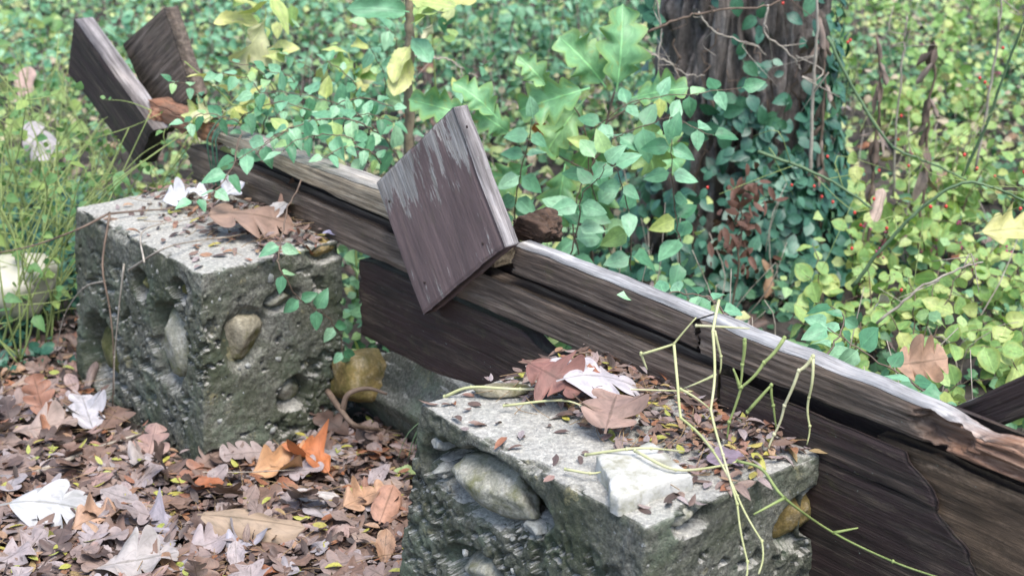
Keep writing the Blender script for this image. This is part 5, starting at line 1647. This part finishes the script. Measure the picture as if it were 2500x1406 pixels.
fallen('grey lilac pointed leaf in the middle of the foreground litter', 395, 1278, 150, 2.6, 'maple', LIL, 0.04, 0, (0.05, 0))
fallen('pale grey oak leaf at the lower edge of the photo', 305, 1372, 210, 0.25, 'whiteoak', (0.36, 0.325, 0.31), 0.04, 1, (0.05, 0))
fallen('pale oak leaf left of the left block foot', 215, 1010, 150, 2.0, 'whiteoak', (0.42, 0.40, 0.42), 0.05, 2, (0.3, 0))
fallen('tan oak leaf at the left side of the litter', 90, 1045, 160, 0.2, 'whiteoak', (0.33, 0.25, 0.215), 0.045, 1, (0.1, 0))
fallen('lilac grey oak leaf with yellow leaflets on it in the foreground', 595, 1318, 150, 1.1, 'whiteoak', (0.36, 0.34, 0.38), 0.04, 2)
fallen('light brown leaf at the foot of the left block beside the orange leaf', 665, 1140, 150, 0.4, 'maple', (0.48, 0.27, 0.14), 0.04, 3, (0.2, 0.3))
fallen('curled grey leaf below the orange leaf', 765, 1196, 110, 0.1, 'roll', (0.46, 0.42, 0.40), 0.055, 1)
fallen('folded pale green leaf beside the near block', 985, 1150, 60, 0.2, 'oval', (0.30, 0.38, 0.16), 0.035, 2)
fallen('tan leaf below the left block edge', 340, 1120, 120, 1.2, 'whiteoak', (0.36, 0.31, 0.29), 0.045, 3, (0.1, 0))
fallen('grey brown leaf at the foot of the left block face', 300, 1215, 110, 2.7, 'oval', (0.30, 0.255, 0.245), 0.04, 0)
fallen('pale pinkish leaf under the long rolled leaf', 480, 1340, 150, 0.5, 'whiteoak', (0.33, 0.275, 0.275), 0.035, 0)
# on the left block
zt = ZT + 0.02
fallen('large brown curled leaf on top of the left block', 590, 512, 200, 0.2, 'oakarch', (0.25, 0.165, 0.125), zt + 0.05, 1, (0.1, -0.4), 1.4)
fallen('grey papery leaf beside the brown leaf on the left block', 668, 518, 120, 1.2, 'oval', (0.50, 0.46, 0.44), zt + 0.02, 1, (0.2, -0.3), 1.3)
fallen('small white curled leaf at the back of the left block', 438, 478, 110, 0.4, 'whiteoak', (0.52, 0.52, 0.55), zt + 0.02, 2, (0.2, 0.2))
fallen('white leaf scrap among the leaves at the back of the left block', 558, 466, 90, 0.9, 'whiteoak', (0.54, 0.54, 0.57), zt + 0.03, 3, (0.5, 0.2))
fallen('dark brown leaf by the rail on the left block', 700, 500, 110, 0.5, 'maple', BRN, zt + 0.02, 2, (0.3, 0.3))
fallen('glossy violet grey leaf at the right edge of the left block', 808, 568, 50, 0.1, 'oval', (0.24, 0.23, 0.33), zt, 2, (0.1, 0))
# on the near block
fallen('large pale grey leaf against the plank on the near block', 1450, 903, 200, 0.35, 'oakarch', (0.50, 0.46, 0.48), zt + 0.05, 0, (0.15, -0.1), 1.3)
fallen('white rolled leaf at the back of the near block', 1375, 885, 140, -0.2, 'roll', (0.52, 0.48, 0.48), zt + 0.05, 0, (0.05, 0), 1.3)
fallen('reddish brown lobed leaf at the back of the near block', 1340, 912, 160, -0.6, 'whiteoak', (0.22, 0.105, 0.085), zt + 0.04, 1, (-0.25, -0.3), 1.4)
fallen('rust coloured leaf tip under the pale grey leaf', 1420, 925, 110, 0.0, 'oval', (0.25, 0.095, 0.05), zt + 0.03, 2, (0.1, -0.3), 1.4)
fallen('tan rose lobed leaf in the middle of the near block', 1490, 1008, 160, 1.35, 'whiteoak', (0.31, 0.205, 0.165), zt + 0.025, 2, (0.25, -0.1), 1.7)
fallen('yellow green leaf lying on the near block below the tan rose leaf', 1522, 1033, 50, 0.0, 'oval', (0.50, 0.52, 0.16), zt, 0)
fallen('dull violet leaf on the near block behind the white slab', 1765, 1118, 100, 0.1, 'oval', (0.20, 0.15, 0.19), zt, 1, (0, 0), 1.3)
# in the weeds and thicket
fallen('white curled oak leaf caught in the weeds at the left', 88, 325, 115, -0.8, 'oakarch', (0.44, 0.40, 0.41), pi=1, plane=4.9, tilt=(-0.45, 0), up=(0.3, -0.8, 0.9), sx=1.2)
fallen('pinkish brown leaf hanging in the weeds left of the V of boards', 60, 205, 90, 1.4, 'oval', (0.40, 0.28, 0.24), pi=1, plane=5.6, tilt=(1.0, 0), up=(0, -1, 0.3))
fallen('large tan leaf caught in the right thicket above the rail', 2235, 885, 130, 0.1, 'whiteoak', (0.36, 0.22, 0.145), pi=1, plane=2.95, tilt=(0.1, 0), up=(0, -0.9, 0.6), sx=1.4)
fallen('pale folded leaf caught on a stem in the right thicket', 2150, 735, 80, 1.3, 'oval', (0.56, 0.50, 0.42), pi=2, plane=3.4, tilt=(-1.2, 0), up=(0.2, -1, 0.3))
fallen('large yellowish lobed leaf caught at the right edge of the thicket', 2440, 560, 130, 0.2, 'maple', (0.50, 0.48, 0.20), pi=1, plane=3.9, tilt=(0.1, 0), up=(0, -0.7, 0.7))
fallen('long tan leaf caught on the rose cane', 2150, 500, 100, 0.9, 'roll', (0.40, 0.30, 0.24), pi=2, plane=4.1, tilt=(1.2, 0), up=(0, -1, 0.2))
fallen('curled orange leaf caught behind the maroon board', 1318, 315, 70, 2.2, 'oval', (0.52, 0.20, 0.06), pi=2, plane=4.6, tilt=(-0.8, 0), up=(0, -1, 0.4))

rl = random.Random(77)
def many_fallen():
    kinds = (('flatoak', (0.24, 0.175, 0.155), 'dull brown oak leaf'), ('oval', (0.20, 0.125, 0.095), 'brown oval leaf'), ('flatoak', (0.32, 0.285, 0.29), 'greyish oak leaf'), ('flatmaple', (0.17, 0.105, 0.08), 'dark brown pointed leaf'), ('oval', (0.29, 0.21, 0.17), 'light brown oval leaf'))
    n = 0
    while n < 100:
        px, py = rl.uniform(-60, 1010), rl.uniform(860, 1450)
        P = G(px, py, 0.0)[None]
        if not outside_piers(P, 0.06)[0] or behind(P[0, 0], P[0, 1]) > 0.0: continue
        k, c, lb = rl.choice(kinds)
        sz = rl.uniform(62, 122) * (1 if k != 'oval' else 0.75)
        where = 'at the lower edge of the photo' if py > 1330 else 'close under the left block' if px > 330 and py < 1200 else 'left of the near block' if px > 700 else 'in the litter at the left edge' if px < 170 else 'in the litter left of the left block' if py < 1100 else 'in the middle of the foreground litter'
        lb = ('large ' if sz > 110 else 'small ' if sz < 75 else '') + lb + ' ' + where
        fallen(lb, px, py, sz, rl.uniform(0, 6.28), k, c, 0.028 + rl.uniform(0, 0.012), rl.randrange(len(PROTO[k])), (rl.gauss(0, 0.12), rl.gauss(0, 0.2)), 1.1, group=lb.replace('leaf', 'leaves') )
        n += 1
many_fallen()

# ------------------------------------------------------------------ stalks, twigs and branches near the camera
def stalk(name, label, cat, paths, mat, r=0.0035, group=None, k=6, sm=1, joint=True):
    mb = MB()
    iv, jf = ico(1)
    base = np.asarray(paths[0][0])
    for q in paths:
        q = np.asarray(q)
        pp = smooth_path(q, 5) if sm else np.concatenate([q[i] + np.linspace(0, 1, 6)[:5, None] * (q[i + 1] - q[i]) + (np.sin(np.linspace(0, math.pi, 6))[:5, None]) * NR.normal(0, 0.045, 3) * np.linalg.norm(q[i + 1] - q[i]) for i in range(len(q) - 1)] + [q[-1:]])
        mb.tube(pp, r, r * 0.42, k=k)
        if joint:
            for c in q[:-1]: mb.add(iv * r * 1.15 * np.array([1, 1, 1.2]) + c, tris=jf)
    return tag(ob(name, mb.mesh(name, [M[mat]], loc=base), None, base), label, cat, group)

def T2(x, y, lift=0.0):                              # point over the near block: on its top, raised by lift
    return G(x, y, ZT + lift)
yb = G(1760, 1090, ZT)[1]
yw = min(WP(1985, 870)[1], WP(1970, 1085)[1]) - 0.035
A2 = lambda lst, y0=None, y1=None: P_(lst, yb if y0 is None else y0, y1)
stalk('jointed_stalk', 'pale straw-green jointed stalk rising highest above the near block', 'stalk', [A2([(1755, 735), (1740, 810), (1745, 915), (1735, 1000), (1765, 1110), (1800, 1230), (1825, 1370), (1815, 1430)], yb, yb - 0.42), A2([(1745, 810), (1760, 870), (1757, 912)]), A2([(1745, 915), (1670, 948)], yb - 0.08), A2([(1700, 795), (1830, 802)])], 'stem_straw', 0.0028, sm=0)
stalk('jointed_stalk', 'pale jointed stalk bent sideways over the dark plank behind the near block', 'stalk', [A2([(1565, 865), (1645, 840), (1700, 775)]), A2([(1645, 840), (1655, 945), (1662, 1020), (1740, 1100), (1800, 1210), (1860, 1320), (1852, 1400)], yb, yb - 0.40), A2([(1662, 950), (1735, 1000)]), A2([(1565, 862), (1580, 902)])], 'stem_straw', 0.0028, sm=0)
stalk('jointed_stalk', 'short green jointed stalk forked beside the plank', 'stalk', [A2([(1915, 825), (1865, 885), (1810, 945), (1780, 1030), (1775, 1070)]), A2([(1818, 830), (1812, 890), (1806, 945)]), A2([(1806, 945), (1790, 900)])], 'stem_green', 0.0036, sm=0)
stalk('jointed_stalk', 'green jointed stalk bent at its top in front of the right rail', 'stalk', [A2([(1985, 870), (1950, 905), (1915, 990), (1890, 1060), (1862, 1140)], yw, yb - 0.03)], 'stem_straw', 0.0036, sm=0)
stalk('jointed_stalk', 'thin stalk hanging straight before the right rail', 'stalk', [A2([(1985, 872), (1975, 970), (1977, 1040), (1970, 1085)], yw, yw - 0.02)], 'stem_straw', 0.0028, sm=0)
stalk('jointed_stalk', 'small sharply folded green stalk on the near block', 'stalk', [A2([(1825, 1005), (1883, 940), (1888, 990), (1895, 1048)])], 'stem_green', 0.0034, sm=0)
stalk('jointed_stalk', 'long green stalk trailing from the near block into the lower right corner', 'stalk', [[T2(1800, 1125, 0.02), T2(1860, 1145, 0.03), T2(1915, 1215, 0.03), AT(2035, 1300, 2.30), AT(2180, 1370, 2.18), AT(2300, 1412, 2.10)], [AT(2035, 1300, 2.30), AT(2095, 1288, 2.30)], [T2(1915, 1215, 0.03), T2(1840, 1255, 0.02)]], 'stem_green', 0.0030)
stalk('jointed_stalk', 'pale stem lying along the back edge of the near block', 'stalk', [[T2(1085, 968, 0.0), T2(1150, 945, 0.025), T2(1270, 950, 0.03), T2(1400, 945, 0.03), T2(1530, 950, 0.03), T2(1690, 955, 0.03)]], 'stem_straw', 0.0034)
stalk('jointed_stalk', 'thin yellow stem ending in a leaf on the near block', 'stalk', [[T2(1230, 990, 0.015), T2(1370, 977, 0.03), T2(1440, 1000, 0.03), T2(1515, 1032, 0.015)]], 'stem_straw', 0.0026)
stalk('jointed_stalk', 'pale stem lying over the white stone slab', 'stalk', [[T2(1430, 1110, 0.02), T2(1530, 1096, 0.045), T2(1590, 1094, 0.045), T2(1672, 1102, 0.02)], [T2(1550, 1100, 0.045), T2(1650, 1146, 0.04), T2(1770, 1135, 0.02), T2(1800, 1125, 0.02)]], 'stem_straw', 0.0030)
stalk('jointed_stalk', 'short straw stem on the near block left of the white slab', 'stalk', [[T2(1380, 1145, 0.01), T2(1440, 1155, 0.015), T2(1475, 1150, 0.015)]], 'stem_straw', 0.0028)

y1 = pier1.pt(0.30, 0, 0)[1]
L1 = lambda x, y, d=0.03: pier1.pt(*pier1.on_face(x, y, 'L')) - ND * (d + 0.035 * max(0, -pier1.on_face(x, y, 'L')[2]) / ZT)
def T1(x, y, lift=0.015): return G(x, y, ZT + lift)
stalk('brown_twig', 'brown forked twig hanging down the left face of the left block', 'twig', [[T1(268, 522, 0.02), L1(282, 640), L1(305, 740), L1(322, 850), L1(328, 985)], [T1(268, 522, 0.02), T1(340, 515), T1(420, 510), T1(520, 500)], [T1(268, 520, 0.02), AT(190, 560, y1 + 0.1), AT(80, 600, y1 + 0.12), AT(-30, 622, y1 + 0.12)]], 'stem_brown', 0.0034, k=6)
stalk('brown_twig', 'curved side twig arching in front of the left block face', 'twig', [[L1(290, 678), L1(240, 695), L1(200, 760), L1(185, 850)]], 'stem_grey', 0.0026)
stalk('brown_twig', 'straight thin twig beside the forked twig on the left block', 'twig', [[L1(333, 640), L1(328, 740), L1(325, 860), L1(330, 950)]], 'stem_grey', 0.0028)
stalk('brown_twig', 'bluish grey twig reaching over the top edge of the left block', 'twig', [[L1(345, 652), T1(400, 607, 0.03), T1(480, 588), T1(600, 570), T1(700, 535, 0.02)], [T1(352, 640, 0.0), T1(345, 570), T1(400, 545), T1(470, 535)]], 'stem_grey', 0.0028)
stalk('dark_branch', 'dark crooked branch lying between the two blocks', 'branch', [[AT(800, 955, 3.56), AT(832, 1000, 3.48), AT(868, 1038, 3.44), G(940, 1052, 0.035), G(1025, 1072, 0.03)], [AT(836, 1002, 3.48), AT(850, 962, 3.48), AT(898, 948, 3.5), AT(945, 962, 3.5)]], 'stem_brown', 0.0085, k=8, joint=False)
stalk('dark_branch', 'grey broken branch lying in the litter left of the left block', 'branch', [[G(80, 1158, 0.03), G(170, 1120, 0.035), G(240, 1092, 0.04), G(345, 1058, 0.035)]], 'stem_grey', 0.0075, k=7, joint=False)
stalk('dark_branch', 'thin bare twig lying across the litter below the left block corner', 'twig', [[G(470, 1152, 0.04), G(600, 1152, 0.05), G(720, 1146, 0.05)]], 'stem_grey', 0.002, joint=False)

# grass tuft by the footing
def tuft():
    b = AT(1095, 965, 3.25); b[2] = 0.17
    mb = MB()
    for k in range(8):
        a = R.uniform(2.2, 4.4); l = R.uniform(0.06, 0.15)
        d = np.array([math.cos(a), -0.3, 0])
        mb.tube(smooth_path([b, b + d * l * 0.4 + ZD * l * 0.4, b + d * l + ZD * l * 0.15, b + d * l * 1.3 - ZD * l * 0.4], 4), 0.002, 0.0006, k=4)
    tag(ob('grass_tuft', mb.mesh('grass_tuft', [M['cane_green']], loc=b), None, b), 'small tuft of arching grass beside the dark plank between the blocks', 'grass')
tuft()
